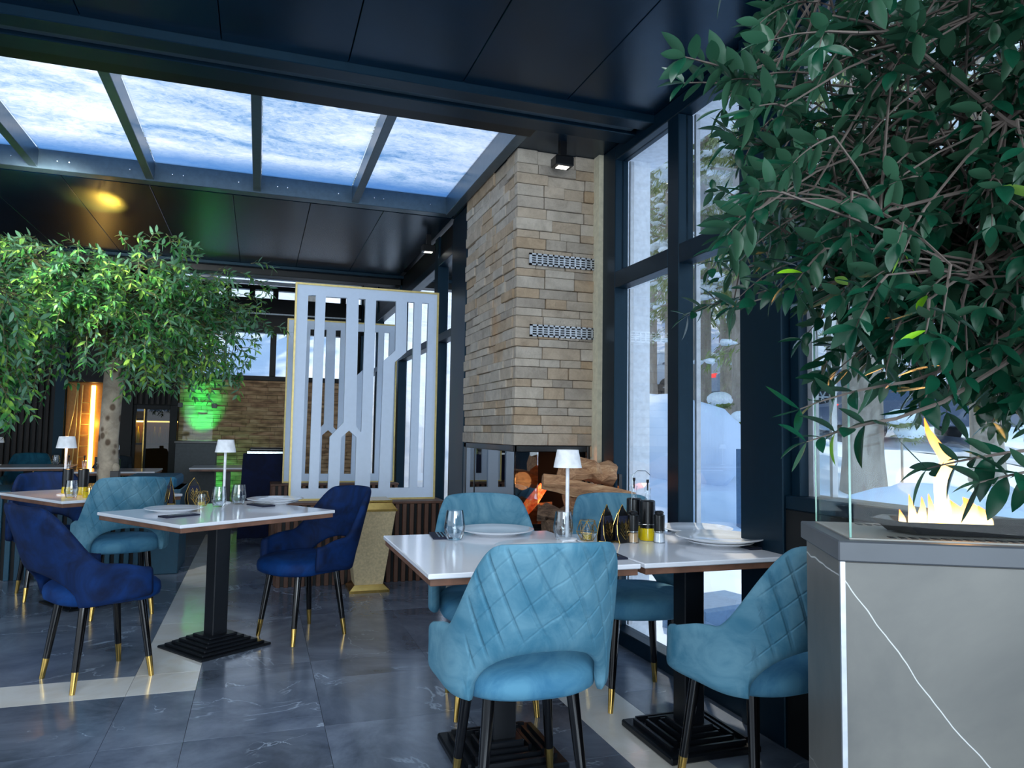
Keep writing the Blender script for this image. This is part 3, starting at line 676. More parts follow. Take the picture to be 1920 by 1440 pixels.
table('small white table at the back beside the grey cabinet', (-.35, 9.7, 0), 0, .8, .7)
# ---- things on tables
TZ = .75
def tlamp(label, p, h=.395, group='white table lamps', glow=0):
    t = thing('table_lamp', label, 'lamp', p, 0, group)
    MB().lathe([(.045, 0), (.045, .006), (.012, .012)], 24).build('base', M['shade'], t, True)
    MB().lathe([(.008, .01), (.008, h-.05)], 14).build('pole', M['shade'], t, True)
    MB().lathe([(.063, h-.078), (.048, h), (.0475, h+.001), (.01, h+.002)], 28, cap=False).build('lamp_shade', M['shade'], t, True)
    return t
lamp0 = tlamp('slim white table lamp on the front table beside the tumblers', P(1063, 1012, z=TZ))
copy_tree(lamp0, P(419, 943, z=TZ), 0, 'slim white table lamp on the left table, before the far brick wall')
p_ = P(120, 928, z=TZ); copy_tree(lamp0, p_, 0, 'slim white table lamp glowing warm on the table behind the royal blue chair')
lamp('table_lamp_bulb', 'POINT', (p_.x, p_.y, p_.z+.33), 3.2, (1, .5, .18), .02, specular_factor=0)
copy_tree(lamp0, Vector((-2.86, 10.1, TZ)), 0, 'small white table lamp at the far left before the slat wall').scale = (.85, .85, .82)
def lathe_t(name, label, cat, p, prof, mat, n=28, group=None, smooth=True, cap=True, rz=0):
    o = MB().lathe(prof, n, cap=cap).build(name, mat, None, smooth, p); return tag(o, label, cat, group)
PL = [(.02, .004), (.075, .002), (.08, .0), (.09, .006), (.132, .016), (.135, .019), (.132, .020), (.09, .011), (.02, .009)]
def plate(label, p, s=1.0, z=0):
    s *= 1.3; return lathe_t('plate', label, 'plate', Vector(p)+Vector((0, 0, z)), [(r*s, h*s) for r, h in PL], M['ceramic'], 40, 'white dinner plates')
plate('white plate on the front table beside the left tumbler', P(930, 1001, z=TZ), 1.0)
plate('white plate at the back of the window table', P(1303, 998, z=TZ), 1.02)
plate('lower plate of the pair at the front of the window table', P(1350, 1022, z=TZ), .82)
plate('wide upper plate of the pair at the front of the window table', P(1350, 1022, z=TZ), 1.08, .014)
plate('white plate on the front table behind the foreground chair', P(1010, 1035, z=TZ), 1.0)
plate('white plate on the left half of the left table', P(326, 959, z=TZ), .88)
plate('lower plate of the pair on the right half of the left table', P(516, 945, z=TZ), .8)
plate('upper plate of the pair on the right half of the left table', P(516, 945, z=TZ), .98, .012)
GL = [(.001, .004), (.026, .004), (.034, .03), (.036, .045), (.028, .100), (.0268, .100), (.0345, .045), (.0325, .030), (.02, .012), (.001, .010)]
def cup(label, p, s=1.0):
    s *= 1.28; return lathe_t('tumbler', label, 'glass', p, [(r*s, h*s) for r, h in GL], M['glass_cup'], 28, 'glass tumblers', True, False)
cup('clear tumbler left of the plate on the front table', P(852, 1013, z=TZ))
cup('clear tumbler standing in front of the lamp on the front table', P(1056, 1013, z=TZ), .98)
cup('clear tumbler left of the lamp foot on the left table', P(410, 951, z=TZ), .95)
cup('clear tumbler right of the lamp foot on the left table', P(447, 946, z=TZ), .95)
cup('clear tumbler by the warm lamp foot', P(133, 934, z=TZ), .9)
cup('clear tumbler on the far left wooden table', Vector((-2.25, 10.0, TZ)), .95)
def wirecandle(label, p, s=1.0, rz=0):
    t = thing('candle_holder', label, 'candle holder', p, rz, 'gold wire candle holders'); b = MB(); n = 6
    rings = [(.030, 0), (.048, .035), (.036, .085)]; pts = [[(r*s*math.cos(2*PI*(j+.5*(i % 2))/n), r*s*math.sin(2*PI*(j+.5*(i % 2))/n), z*s+.002) for j in range(n)] for i, (r, z) in enumerate(rings)]
    for i, ring in enumerate(pts):
        for j in range(n):
            b.tube([ring[j], ring[(j+1) % n]], .0012, 5)
            if i < 2:
                q = pts[i+1]; b.tube([ring[j], q[j]], .0012, 5); b.tube([ring[j], q[(j-1+(i % 2)*2) % n]], .0012, 5)
    b.build('wire_cage', M['gold'], t)
    MB().lathe([(.001, .003), (.024, .003), (.026, .07), (.0245, .07), (.0225, .006)], 20, cap=False).build('glass_cup', M['glass_cup'], t, True)
    MB().lathe([(.021, .006), (.021, .024), (.018, .026)], 18).build('candle', M['wax'], t, True)
    return t
c0_ = wirecandle('gold wire candle holder on the front table right of the lamp', P(1101, 1013, z=TZ))
copy_tree(c0_, P(377, 949, z=TZ), .4, 'gold wire candle holder on the left table beside the dark menus')
copy_tree(c0_, P(176, 931, z=TZ), .8, 'gold wire candle holder glowing beside the warm lamp table stand')
def napkins(label, p, rz=0, s=1.0, ang=.16):
    t = thing('napkin_holder', label, 'napkin holder', p, rz, 'pointed black and gold napkin holders')
    H_ = .165*s; Wd = .044*s
    prof = [(-Wd*.8, 0), (-Wd*1.0, H_*.22), (-Wd*.92, H_*.48), (-Wd*.55, H_*.78), (0, H_), (Wd*.55, H_*.78), (Wd*.92, H_*.48), (Wd, H_*.22), (Wd*.8, 0)]
    for sg in (-1, 1):
        b = MB(); path = [(x, 0, z) for x, z in prof]; b.tube(path, .0013, 5)
        b.build('gold_rim', M['gold'], t, False, (0, sg*.024, 0), (sg*ang, 0, 0))
        b = MB(); n = len(prof); b.add([(x*.95, -.0015, z*.97) for x, z in prof]+[(x*.95, .0015, z*.97) for x, z in prof], [tuple(range(n)), tuple(range(n, 2*n))[::-1]]+[(i, i+1, n+i+1, n+i) for i in range(n-1)])
        pl_ = b.build('side_plate', M['black'], t, False, (0, sg*.024, 0), (sg*ang, 0, 0))
        b = MB()
        for k in range(1, 6):
            z = H_*.13*k; b.tube([(-.004, -.003, z*.7), (-Wd*.72+k*.003, -.003, z*.7+H_*.2)], .0017, 4); b.tube([(.004, -.003, z*.7), (Wd*.72-k*.003, -.003, z*.7+H_*.2)], .0017, 4)
            b.tube([(-.004, .003, z*.7), (-Wd*.72+k*.003, .003, z*.7+H_*.2)], .0017, 4); b.tube([(.004, .003, z*.7), (Wd*.72-k*.003, .003, z*.7+H_*.2)], .0017, 4)
        b.build('leaf_vein', M['gold'], pl_)
    MB().box(-.03*s, .03*s, -.02, .02, .002, .008).build('foot_plate', M['gold'], t)
    MB().box(-.028*s, .028*s, -.012, .012, .008, .115*s, .002).build('napkins', M['navy'], t); return t
n0 = napkins('pointed black and gold napkin holder left in the cluster on the front table', P(1137, 1017, z=TZ), .5)
copy_tree(n0, P(1166, 1017, z=TZ), .3, 'pointed black and gold napkin holder next to the pepper mill')
copy_tree(n0, P(362, 946, z=TZ), .5, 'pointed black and gold napkin holder on the left table')
copy_tree(n0, P(318, 946, z=TZ), 1.9, 'pointed black napkin holder beside the back of the ice blue chair')
def mill(label, p, fill):
    t = thing('spice_mill', label, 'mill', p, 0, 'black topped spice mills')
    MB().lathe([(.026, 0), (.025, .004), (.022, .045), (.022, .046)], 24).build('glass_body', M['glass_cup'], t, True)
    MB().lathe([(.022, .003), (.0195, .042)], 20).build('filling', fill, t, True)
    MB().lathe([(.0235, .046), (.0235, .050)], 24).build('collar', M['steel'], t, True)
    MB().lathe([(.023, .050), (.0245, .10), (.024, .118), (.018, .122), (.020, .132), (.012, .137)], 24).build('black_top', M['black'], t, True); return t
mill('black topped pepper mill in front of the oil bottles', P(1187, 1017, z=TZ), M['pepper'])
mill('black topped salt mill right of the oil bottles', P(1236, 1017, z=TZ), M['salt'])
def oil(label, p, s=1.0, liquid='oil', group='oil and vinegar bottles'):
    t = thing('oil_bottle', label, 'bottle', p, 0, group)
    MB().lathe([(.035*s, .002), (.037*s, .01), (.034*s, .035), (.033*s, .055*s)], 24).build('liquid', M[liquid], t, True)
    MB().lathe([(.0335*s, .056), (.0335*s, .172*s), (.030*s, .176*s), (.018*s, .178*s)], 24).build('sleeve', M['black'], t, True)
    MB().lathe([(.013*s, .177*s), (.011*s, .20*s), (.0145*s, .228*s), (.0155*s, .232*s)], 20).build('neck', M['glass_cup'], t, True)
    MB().lathe([(.0035, .22*s), (.003, .252*s), (.006, .256*s), (.006, .268*s)], 12).build('pourer', M['black'], t, True); return t
pq = P(1214, 1013, z=TZ)
o0 = oil('black sleeved oil bottle showing yellow oil, in the cruet set on the front table', pq)
copy_tree(o0, pq+Vector((-.030, .070, .004)), 0, 'black sleeved bottle behind the oil bottle, left in the cruet set')
t = thing('cruet_stand', 'thin steel cruet stand with a tall looped handle on the front table', 'stand', pq+Vector((-.012, .035, 0)))
b = MB(); b.tube([(-.055, 0, .004), (-.05, 0, .15), (-.045, 0, .285), (-.02, 0, .305), (.02, 0, .305), (.045, 0, .285)], .0018, 6)
b.build('handle', M['steel'], t, True)
b = MB()
for cy_ in (-.037, .037):
    b.tube([(.045*math.cos(a), cy_+.045*math.sin(a), .075) for a in np.linspace(0, 2*PI, 25)], .0016, 5, False)
b.tube([(-.052, -.02, .003), (-.052, .02, .003), (.05, .05, .003)], .0016, 5); b.build('ring_frame', M['steel'], t, True)
tag(MB().box(-.03, .03, -.018, .018, 0, .018, .003).build('butter_box', M['butter'], None, False, P(1135, 1015, z=TZ), (0, 0, .3)), 'small cream block beside the napkin holders', 'box')
def mat_(label, p, rz, w=.19, d=.085):
    t = thing('folded_napkin', label, 'napkin', p, rz, 'dark folded napkins'); MB().box(-w/2, w/2, -d/2, d/2, 0, .008, .002).build('cloth', M['navy'], t)
    b = MB()
    for k in range(3): b.box(-.07, .07, -.02+k*.015, -.014+k*.015, .008, .0105)
    b.build('cutlery', M['steel'], t); return t
mt0 = mat_('dark folded napkin with cutlery at the left back corner of the front table', P(826, 1006, z=TZ), 1.45)
copy_tree(mt0, P(1140, 1042, z=TZ), 1.5, 'dark folded napkin right of the foreground chair back')
copy_tree(mt0, P(336, 968, z=TZ), math.radians(36), 'dark folded napkin at the front edge of the left table')
copy_tree(mt0, P(489, 948, z=TZ), math.radians(120), 'dark folded napkin under the plate pair on the left table')
copy_tree(mt0, Vector((1.98, 2.68, TZ)), 1.5, 'dark folded napkin at the window end of the table')
# second table cruet, number cards
pz = P(155, 928, z=TZ)
copy_tree(o0, pz, 0, 'black sleeved bottle on the table with the warm lamp, right one')
copy_tree(o0, pz+Vector((-.10, .03, 0)), 0, 'black sleeved bottle on the table with the warm lamp, left one')
lathe_t('oil_glass', 'small glass of yellow oil at the foot of the warm lamp', 'glass', P(160, 933, z=TZ), [(.016, 0), (.017, .04)], M['oil'], 18)
def card(label, p, txt, rz):
    t = thing('table_number', label, 'sign', p, rz, 'black table number blocks'); MB().box(-.035, .035, -.012, .012, 0, .13, .002).build('block', M['black'], t)
    cu = bpy.data.curves.new('number', 'FONT'); cu.body = txt; cu.size = .06; cu.extrude = .001; cu.align_x = 'CENTER'; cu.materials.append(M['shade'])
    tm = bpy.data.objects.new('tmp', cu); COL.objects.link(tm); me = bpy.data.meshes.new_from_object(tm.evaluated_get(bpy.context.evaluated_depsgraph_get())); bpy.data.objects.remove(tm); o = link('number', me, t); o.location = (0, -.014, .03); o.rotation_euler = (PI/2, 0, 0)
card('black table number block showing 9 left of the tree trunk', (-1.02, 6.31, TZ), '9', -.4)
card('black table number block showing 2 on the back table left of the trunk', Vector((-1.66, 9.2, TZ)), '2', -.25)
# ================================================================== DECOR SCREENS ON SLATTED PLANTERS
SLOTS = [[(232, 220), (272, 220), (238, 1308), (197, 1308)],
 [(325, 228), (440, 235), (424, 940), (350, 1020), (341, 1308), (290, 1308)],
 [(505, 240), (543, 242), (522, 995), (493, 962)],
 [(412, 1022), (455, 985), (495, 1022), (490, 1308), (402, 1308)],
 [(602, 248), (715, 255), (712, 535), (645, 595), (622, 1308), (572, 1308)],
 [(778, 258), (820, 262), (797, 1305), (685, 1305), (708, 602), (775, 545)],
 [(865, 265), (903, 267), (880, 1302), (843, 1302)]]
def uv(x, y):
    k = (y-145)/1230; l = 165-35*k; r = 965-20*k; tp = 145+65*(x-165)/800; bt = 1375-10*(x-130)/815
    return ((x-l)/(r-l), (bt-y)/(bt-tp))
def screen(label, loc, w, h):
    t = thing('room_divider', label, 'screen', loc, 0, 'white cut-out divider screens')
    cu = bpy.data.curves.new('panel', 'CURVE'); cu.dimensions = '2D'; cu.fill_mode = 'BOTH'; cu.extrude = .02
    def sp(pts):
        s = cu.splines.new('POLY'); s.points.add(len(pts)-1); s.use_cyclic_u = True
        for q, (a, c) in zip(s.points, pts): q.co = (a*w, c*h, 0, 1)
    sp([(.012, .008), (.988, .008), (.988, .992), (.012, .992)])
    for sl in SLOTS: sp([uv(*q) for q in sl])
    tmp = bpy.data.objects.new('tmp', cu); COL.objects.link(tmp); me = bpy.data.meshes.new_from_object(tmp.evaluated_get(bpy.context.evaluated_depsgraph_get()))
    bpy.data.objects.remove(tmp); me.materials.clear(); me.materials.append(M['screen'])
    link('panel', me, t, (0, 0, 0), (PI/2, 0, 0))
    b = MB(); g = .015
    b.box(0, g, -.03, .03, 0, h); b.box(w-g, w, -.03, .03, 0, h); b.box(g, w-g, -.03, .03, 0, g); b.box(g, w-g, -.03, .03, h-g, h)
    b.build('edge_frame', M['goldpaint'], t)
    return t
s1 = screen('large white cut-out divider screen with gold edge, the nearer one', (.243, 6.22, .645), 1.195, 1.77)
copy_tree(s1, (.255, 8.3, .645), 0, 'white cut-out divider screen standing farther back')
def slatbox(name, label, cat, x0, x1, y0, y1, h, step, mat, group=None):
    t = thing(name, label, cat, (x0, y0, 0), 0, group); w = x1-x0; d = y1-y0
    MB().box(.02, w-.02, .02, d, 0, h-.01).build('carcass', M['frame_black'], t)
    me = MB().box(-step*.27, step*.27, -.012, .025, .0, h-.02, .003).mesh('slat', M[mat]); k = int(w/step)
    for i in range(k+1): link('slat', me, t, (step*.3+i*(w-step*.6)/k, 0, 0))
    me2 = MB().box(-.012, .025, -step*.27, step*.27, .0, h-.02, .003).mesh('slat', M[mat]); k2 = max(1, int(d/step))
    for i in range(1, k2+1): link('slat', me2, t, (0, i*d/(k2+.5), 0)); link('slat', me2, t, (w-.013, i*d/(k2+.5), 0))
    MB().box(-.014, w+.014, -.014, d+.01, h-.02, h, .003).build('top_board', M[mat], t); return t
slatbox('slatted_planter', 'brown slatted planter box under the nearer white screen', 'planter', .16, 1.47, 6.02, 6.42, .645, .062, 'slat', 'brown slatted planter boxes')
slatbox('slatted_planter', 'brown slatted planter box under the farther white screen', 'planter', .15, 1.46, 8.1, 8.5, .645, .062, 'slat', 'brown slatted planter boxes')
pt = slatbox('slatted_planter', 'teal slatted planter bench the tree grows from', 'planter', -4.3, -.62, 6.82, 7.52, .70, .07, 'slatteal')
MB().box(3.25, 3.66, .02, .66, .70, .80, .02).build('cushion', M['tealcushion'], pt)
MB().box(3.46, 3.70, -.02, .66, 0, .70, .006).build('end_panel', M['slatteal'], pt)
# gold urn
u_ = thing('pedestal_urn', 'tapered gold stucco urn with brass rim and foot', 'urn', ((P(655, 1110, z=0).x+P(725, 1107, z=0).x)/2+.0, 5.80, 0))
MB().frustum(0, 0, .05, .105, .105, .61, .178, .178).build('body', M['goldstone'], u_)
b = MB(); b.frustum(0, 0, 0, .15, .15, .02, .15, .15); b.frustum(0, 0, .02, .145, .145, .055, .108, .108); b.build('foot', M['gold'], u_)
b = MB(); b.frustum(0, 0, .61, .19, .19, .625, .19, .19); b.frustum(0, 0, .625, .185, .185, .675, .15, .15); b.frustum(0, 0, .675, .155, .155, .69, .155, .155); b.build('rim', M['gold'], u_)
# ================================================================== GREY FIRE TABLE (front right)
P0 = P(1572, 1013, z=1.0); th = math.radians(-28.5)
ft_ = thing('fire_table', 'grey stone fire table with a dark cap and glass guard at the right front', 'fire table', (P0.x, P0.y, 0), th)
LX, LY = .98, .37
MB().box(.012, LX-.01, .012, LY-.01, 0, .955, .003).build('stone_cladding', M['slab'], ft_)
MB().box(.004, .014, .004, .014, 0, .955).build('corner_trim', M['alu'], ft_)
MB().box(0, LX, 0, LY, .955, .999, .003).build('cap', M['slabcap'], ft_)
MB().box(.03, LX-.03, .03, LY-.03, .996, 1.002).build('top_plate', M['slabtop'], ft_)
b = MB()
for k in range(34): b.box(.12+k*.022, .131+k*.022, .045, .075, 1.0015, 1.003)
for k in range(34): b.box(.12+k*.022, .131+k*.022, .29, .32, 1.0015, 1.003)
b.build('air_slot', M['black'], ft_)
g_ = MB().box(.04, LX-.04, .030, .036, 1.003, 1.50).build('glass_panel', M['glass_green'], ft_)
MB().box(.030, .036, .030, LY-.03, 1.003, 1.50).build('glass_panel', M['glass_green'], ft_)
MB().box(.04, LX-.04, LY-.036, LY-.030, 1.003, 1.50).build('glass_panel', M['glass_green'], ft_)
lab(MB().box(.0300, .0345, .0285, .0312, 1.003, 1.50).build('glass_edge', M['glass_edge'], ft_), 'green tinted glass corner edge')
lab(MB().box(.0300, .0335, LY-.034, LY-.031, 1.003, 1.50).build('glass_edge', M['glass_edge'], ft_), 'green tinted glass corner edge')
b = MB(); poly = lambda a, c: [(-a, 0), (-a+.05, -c), (a-.05, -c), (a, 0), (a-.05, c), (-a+.05, c)]
def tray(cx, cy, a, c, z0, z1):
    n = 6; lo = [(cx+x*.86, cy+y*.8, z0) for x, y in poly(a, c)]; hi = [(cx+x, cy+y, z1) for x, y in poly(a, c)]; inn = [(cx+x*.94, cy+y*.9, z1-.002) for x, y in poly(a, c)]; bt = [(cx+x*.84, cy+y*.76, z0+.006) for x, y in poly(a, c)]
    return lo+hi+inn+bt, [tuple(range(n))[::-1]]+[(k*n+i, k*n+(i+1) % n, (k+1)*n+(i+1) % n, (k+1)*n+i) for k in range(3) for i in range(n)]+[tuple(range(3*n, 4*n))]
b.add(*tray(.375, .17, .26, .085, 1.006, 1.034)); b.build('fire_tray', M['tablebase'], ft_)
FL = [  # base x, y, then (x, z, radius) along the flame
 (.270, .17, [(.0, .0, .020), (.004, .03, .024), (.0, .06, .017), (-.004, .09, .014), (-.002, .115, .015), (.010, .14, .018), (.014, .155, .016), (.002, .175, .013), (-.014, .20, .011), (-.026, .225, .007), (-.034, .255, .001)]),
 (.205, .165, [(0, 0, .010), (0, .03, .010), (-.004, .055, .006), (-.008, .078, .0008)]),
 (.226, .175, [(0, 0, .012), (.002, .03, .011), (.004, .05, .006), (.002, .072, .0008)]),
 (.246, .165, [(0, 0, .012), (0, .03, .010), (-.002, .055, .006), (-.006, .08, .0008)]),
 (.300, .17, [(0, 0, .024), (.0, .02, .026), (-.002, .04, .020), (-.008, .055, .009), (-.014, .068, .0008)]),
 (.330, .175, [(0, 0, .024), (0, .022, .027), (.0, .046, .022), (-.004, .062, .010), (-.014, .074, .0008)]),
 (.358, .17, [(0, 0, .020), (0, .02, .020), (-.004, .04, .012), (-.012, .056, .0008)]),
 (.186, .17, [(0, 0, .009), (-.002, .02, .008), (-.008, .042, .0008)])]
for k, (fx, fy, pr_) in enumerate(FL):
    b = MB(); t0 = np.arange(len(pr_)); tt_ = np.linspace(0, len(pr_)-1, 4*len(pr_)); c3 = [np.interp(tt_, t0, [q[i] for q in pr_]) for i in range(3)]
    b.tube([(x, .003*math.sin(z*60+k), z) for x, z in zip(c3[0], c3[1])], list(c3[2]), 12); b.v = [(x, y*.6, z) for x, y, z in b.v]
    lab(b.build('flame', M['flame'], ft_, 'all', (fx, fy, 1.012)), 'yellow orange flame')
pf_ = ft_.matrix_basis @ Vector((.3, .17, 1.1)); lamp('flame_glow', 'POINT', pf_, 1.2, (1, .5, .15), .04, specular_factor=0)
# ================================================================== FOLIAGE
def leaf_tpl(l=1.0, w=.30, fold=.18, curl=.12, seg=4):
    vs = []; fs = []
    for i in range(seg+1):
        t = i/seg; ww = w*math.sin(PI*min(1, t**.9))**.8*.5; z = -curl*t*t
        if i in (0, seg): vs.append((t*l, 0, z)); vs.append((t*l, 0, z)); vs.append((t*l, 0, z))
        else: vs += [(t*l, -ww, z+fold*ww), (t*l, 0, z), (t*l, ww, z+fold*ww)]
    for i in range(seg):
        a = i*3
        for q in (0, 1):
            f = (a+q, a+3+q, a+4+q, a+1+q)
            if i == 0: f = (a+1, a+3+q, a+4+q)
            if i == seg-1: f = (a+q, a+4, a+1+q)
            fs.append(f)
    return np.array(vs), fs
def basis(d, roll):
    d = d/np.linalg.norm(d); up = np.array([0, 0, 1.0]) if abs(d[2]) < .95 else np.array([1.0, 0, 0])
    s = np.cross(up, d); s /= np.linalg.norm(s); u = np.cross(d, s)
    c_, s_ = math.cos(roll), math.sin(roll); s2 = s*c_+u*s_; u2 = u*c_-s*s_
    return np.stack([d, s2, u2], 1)
def sprig(b, leaves, p, d, n, twl, ll, tr=.0016, droop=.3, R_=random, spread=.9):
    """one twig and its leaves"""
    p = np.array(p, float); d = np.array(d, float); d /= np.linalg.norm(d); pts = [p.copy()]; st = twl/n
    for i in range(n):
        d = d+np.array([R_.uniform(-.12, .12), R_.uniform(-.12, .12), -droop*.25]); d /= np.linalg.norm(d); p = p+d*st; pts.append(p.copy())
        side = np.cross(d, [0, 0, 1.0]); side = side/(np.linalg.norm(side)+1e-6); upv = np.cross(side, d); ph = i*1.57+R_.uniform(-.4, .4)
        for sg in (0, PI):
            o_ = side*math.cos(ph+sg)+upv*math.sin(ph+sg)
            leaves.append((p.copy(), d*.65+o_*spread, ll*R_.uniform(.65, 1.15), R_.uniform(-.8, .8)))
    leaves.append((p.copy(), d, ll*R_.uniform(.7, 1.0), R_.uniform(-.6, .6)))
    b.tube([tuple(q) for q in pts], [tr*(1.6-1.1*i/n) for i in range(n+1)], 4, False)
def leafmesh(leaves, tpl, name, mat, parent, kind=None):
    V, Fc = tpl; nV = len(V); out = np.zeros((len(leaves)*nV, 3)); fs = []
    for k, (p, d, s, r) in enumerate(leaves):
        out[k*nV:(k+1)*nV] = (V*s) @ basis(d, r).T + p; fs += [tuple(i+k*nV for i in f) for f in Fc]
    me = bpy.data.meshes.new(name); me.from_pydata(out.tolist(), [], fs); me.materials.append(mat); me.polygons.foreach_set('use_smooth', [True]*len(fs)); me.update()
    o = link(name, me, parent)
    if kind: o['kind'] = kind
    return o
def leafparts(leaves, tpls, mats, parent, R_):
    ms = []
    for m_ in mats:
        for V, Fc in tpls:
            me = bpy.data.meshes.new('leaf'); me.from_pydata(V.tolist(), [], Fc); me.materials.append(m_); me.polygons.foreach_set('use_smooth', [True]*len(Fc)); me.update(); ms.append(me)
    for p, d, s, r in leaves:
        o = link('leaf', R_.choice(ms) if len(mats) == 1 else ms[(0 if R_.random() > .035 else len(tpls))+R_.randrange(len(tpls))], parent); B_ = basis(d, r)
        o.matrix_local = Matrix([list(B_[i]*s)+[p[i]] for i in range(3)]+[[0, 0, 0, 1]])
def inview(p, m_=60):
    q = Vector(p)-CP; dz = q.dot(FW)
    if dz < .3: return False
    x = 960+F*q.dot(RT)/dz; y = 720-F*q.dot(UP)/dz; return -m_ < x < 1920+m_ and -m_ < y < 1440+m_
# ---- foreground olive
def keep(q, j=0):
    v_ = Vector(q)-CP; u = v_.dot(RT); dd_ = math.hypot(v_.x, v_.y)*.9
    zmin = .045+float(np.interp(u/max(dd_, .8)*1.5, [.5, .58, .72, .82, .95, 1.1], [1.52, 1.50, 1.44, 1.35, 1.29, 1.20]))
    return u > .08+.28*dd_+j and q[2] > zmin+j
R_ = random.Random(21)
ol = thing('olive_tree', 'large potted olive tree reaching in from the right foreground', 'tree', (0, 0, 0), 0)
pt_ = thing('tree_pot', 'dark pot of the foreground olive tree', 'pot', (1.62, .42, 0)); MB().lathe([(.17, 0), (.23, .5), (.21, .5), (.2, .45)], 24).build('pot_body', M['greycab'], pt_, True)
b = MB(); tips = []
C0 = np.array([1.50, 1.04, 1.88])
b.tube([(1.62, .42, .45), (1.66, .50, 1.0), (1.62, .62, 1.35), (1.58, .78, 1.6)], [.04, .036, .03, .024], 10)
nodes = []
for k in range(30):
    ph = R_.uniform(0, 2*PI); el = R_.uniform(-.75, 1.1); rr = R_.uniform(.30, .60)
    e = C0+np.array([math.cos(ph)*math.cos(el)*rr, math.sin(ph)*math.cos(el)*rr, math.sin(el)*rr*1.05])
    if not keep(e, .03): continue
    s_ = np.array([1.58, .78, 1.6])+np.array([R_.uniform(-.1, .1) for _ in range(3)])
    mid = (s_+e)/2+np.array([R_.uniform(-.08, .08) for _ in range(3)])
    pts = [s_, (s_+mid)/2+np.array([R_.uniform(-.02, .02) for _ in range(3)]), mid, (mid+e)/2+np.array([R_.uniform(-.03, .03) for _ in range(3)]), e]
    b.tube([tuple(q) for q in pts], [.013, .010, .007, .005, .003], 6, False); nodes += [(pts[2], pts[2]-s_), (pts[3], e-mid), (e, e-mid), (e, e-mid)]
for k in range(26):
    e = np.array(P(R_.uniform(1560, 1980), R_.uniform(380, 760), d=R_.uniform(1.1, 1.7)))
    if not keep(e): continue
    if (e[2]-1.22) < .10 and R_.random() < .5: e[2] += .1
    s_ = np.array([1.6, .8, 1.62]); mid = (s_+e)/2+np.array([0, 0, .08]); b.tube([tuple(s_), tuple(mid), tuple(e)], [.008, .005, .003], 5, False); nodes += [(e, e-s_)]*2+[(mid, e-s_)]
leaves = []
for k in range(1650):
    p, d = nodes[R_.randrange(len(nodes))]; q = p+np.array([R_.gauss(0, .12) for _ in range(3)]); out = q-C0
    d2 = out/np.linalg.norm(out)*.9+np.array([R_.uniform(-.7, .7) for _ in range(3)])
    if not keep(q, R_.gauss(0, .035)): continue
    b.tube([tuple(p), tuple((p+q)/2+np.array([0, 0, .01])), tuple(q)], [.0028, .0022, .0018], 4, False)
    sprig(b, leaves, q, d2, R_.randint(3, 6), R_.uniform(.07, .15), .058, .0015, .5, R_)
for (a, px, py, dd_, ln_) in ((150, 1400, 150, 1.35, .2), (160, 1310, 120, 1.3, .12), (200, 1500, 510, 1.3, .2), (195, 1620, 700, 1.2, .20), (190, 1590, 770, 1.15, .15), (200, 1830, 830, 1.1, .14), (220, 1900, 860, 1.05, .12)):
    q = np.array(P(px+90, py+15, d=dd_)); e = np.array(P(px-40, py-10*(1 if a < 170 else -3), d=dd_))
    p_ = np.array(P(px+420, py-190, d=dd_+.1)); b.tube([tuple(p_), tuple(p_*.6+q*.4+np.array([0, 0, -.02])), tuple(p_*.25+q*.75+np.array([0, 0, -.02])), tuple(q)], [.005, .004, .0032, .0026], 5, False)
    sprig(b, leaves, q, e-q, 6, ln_, .062, .0022, .1, R_)
def ok_(p):
    q = Vector(p)-CP; dz = q.dot(FW); x = 960+F*q.dot(RT)/dz; y = 720-F*q.dot(UP)/dz
    return dz > .78 and (p[0] < 1.98)
leaves = [l for l in leaves if ok_(l[0]) and np.linalg.norm(l[0]-np.array([0, 0, 1.22])) > .75]
b.build('branches', M['twig'], ol, True)
tp1 = [leaf_tpl(1, .38, .25, .14, 6), leaf_tpl(1, .34, .1, -.08, 6), leaf_tpl(1, .42, .3, .25, 6)]
vis = sorted([l for l in leaves if inview(l[0])], key=lambda l: np.linalg.norm(l[0]-np.array([0, 0, 1.22]))); near = vis[:300]; nid = set(id(l) for l in near); rest = [l for l in leaves if id(l) not in nid]
leafparts(near, tp1, [M['olive'], M['oliveyoung']], ol, R_)
leafmesh(rest, tp1[0], 'foliage', M['olive'], ol, 'stuff')
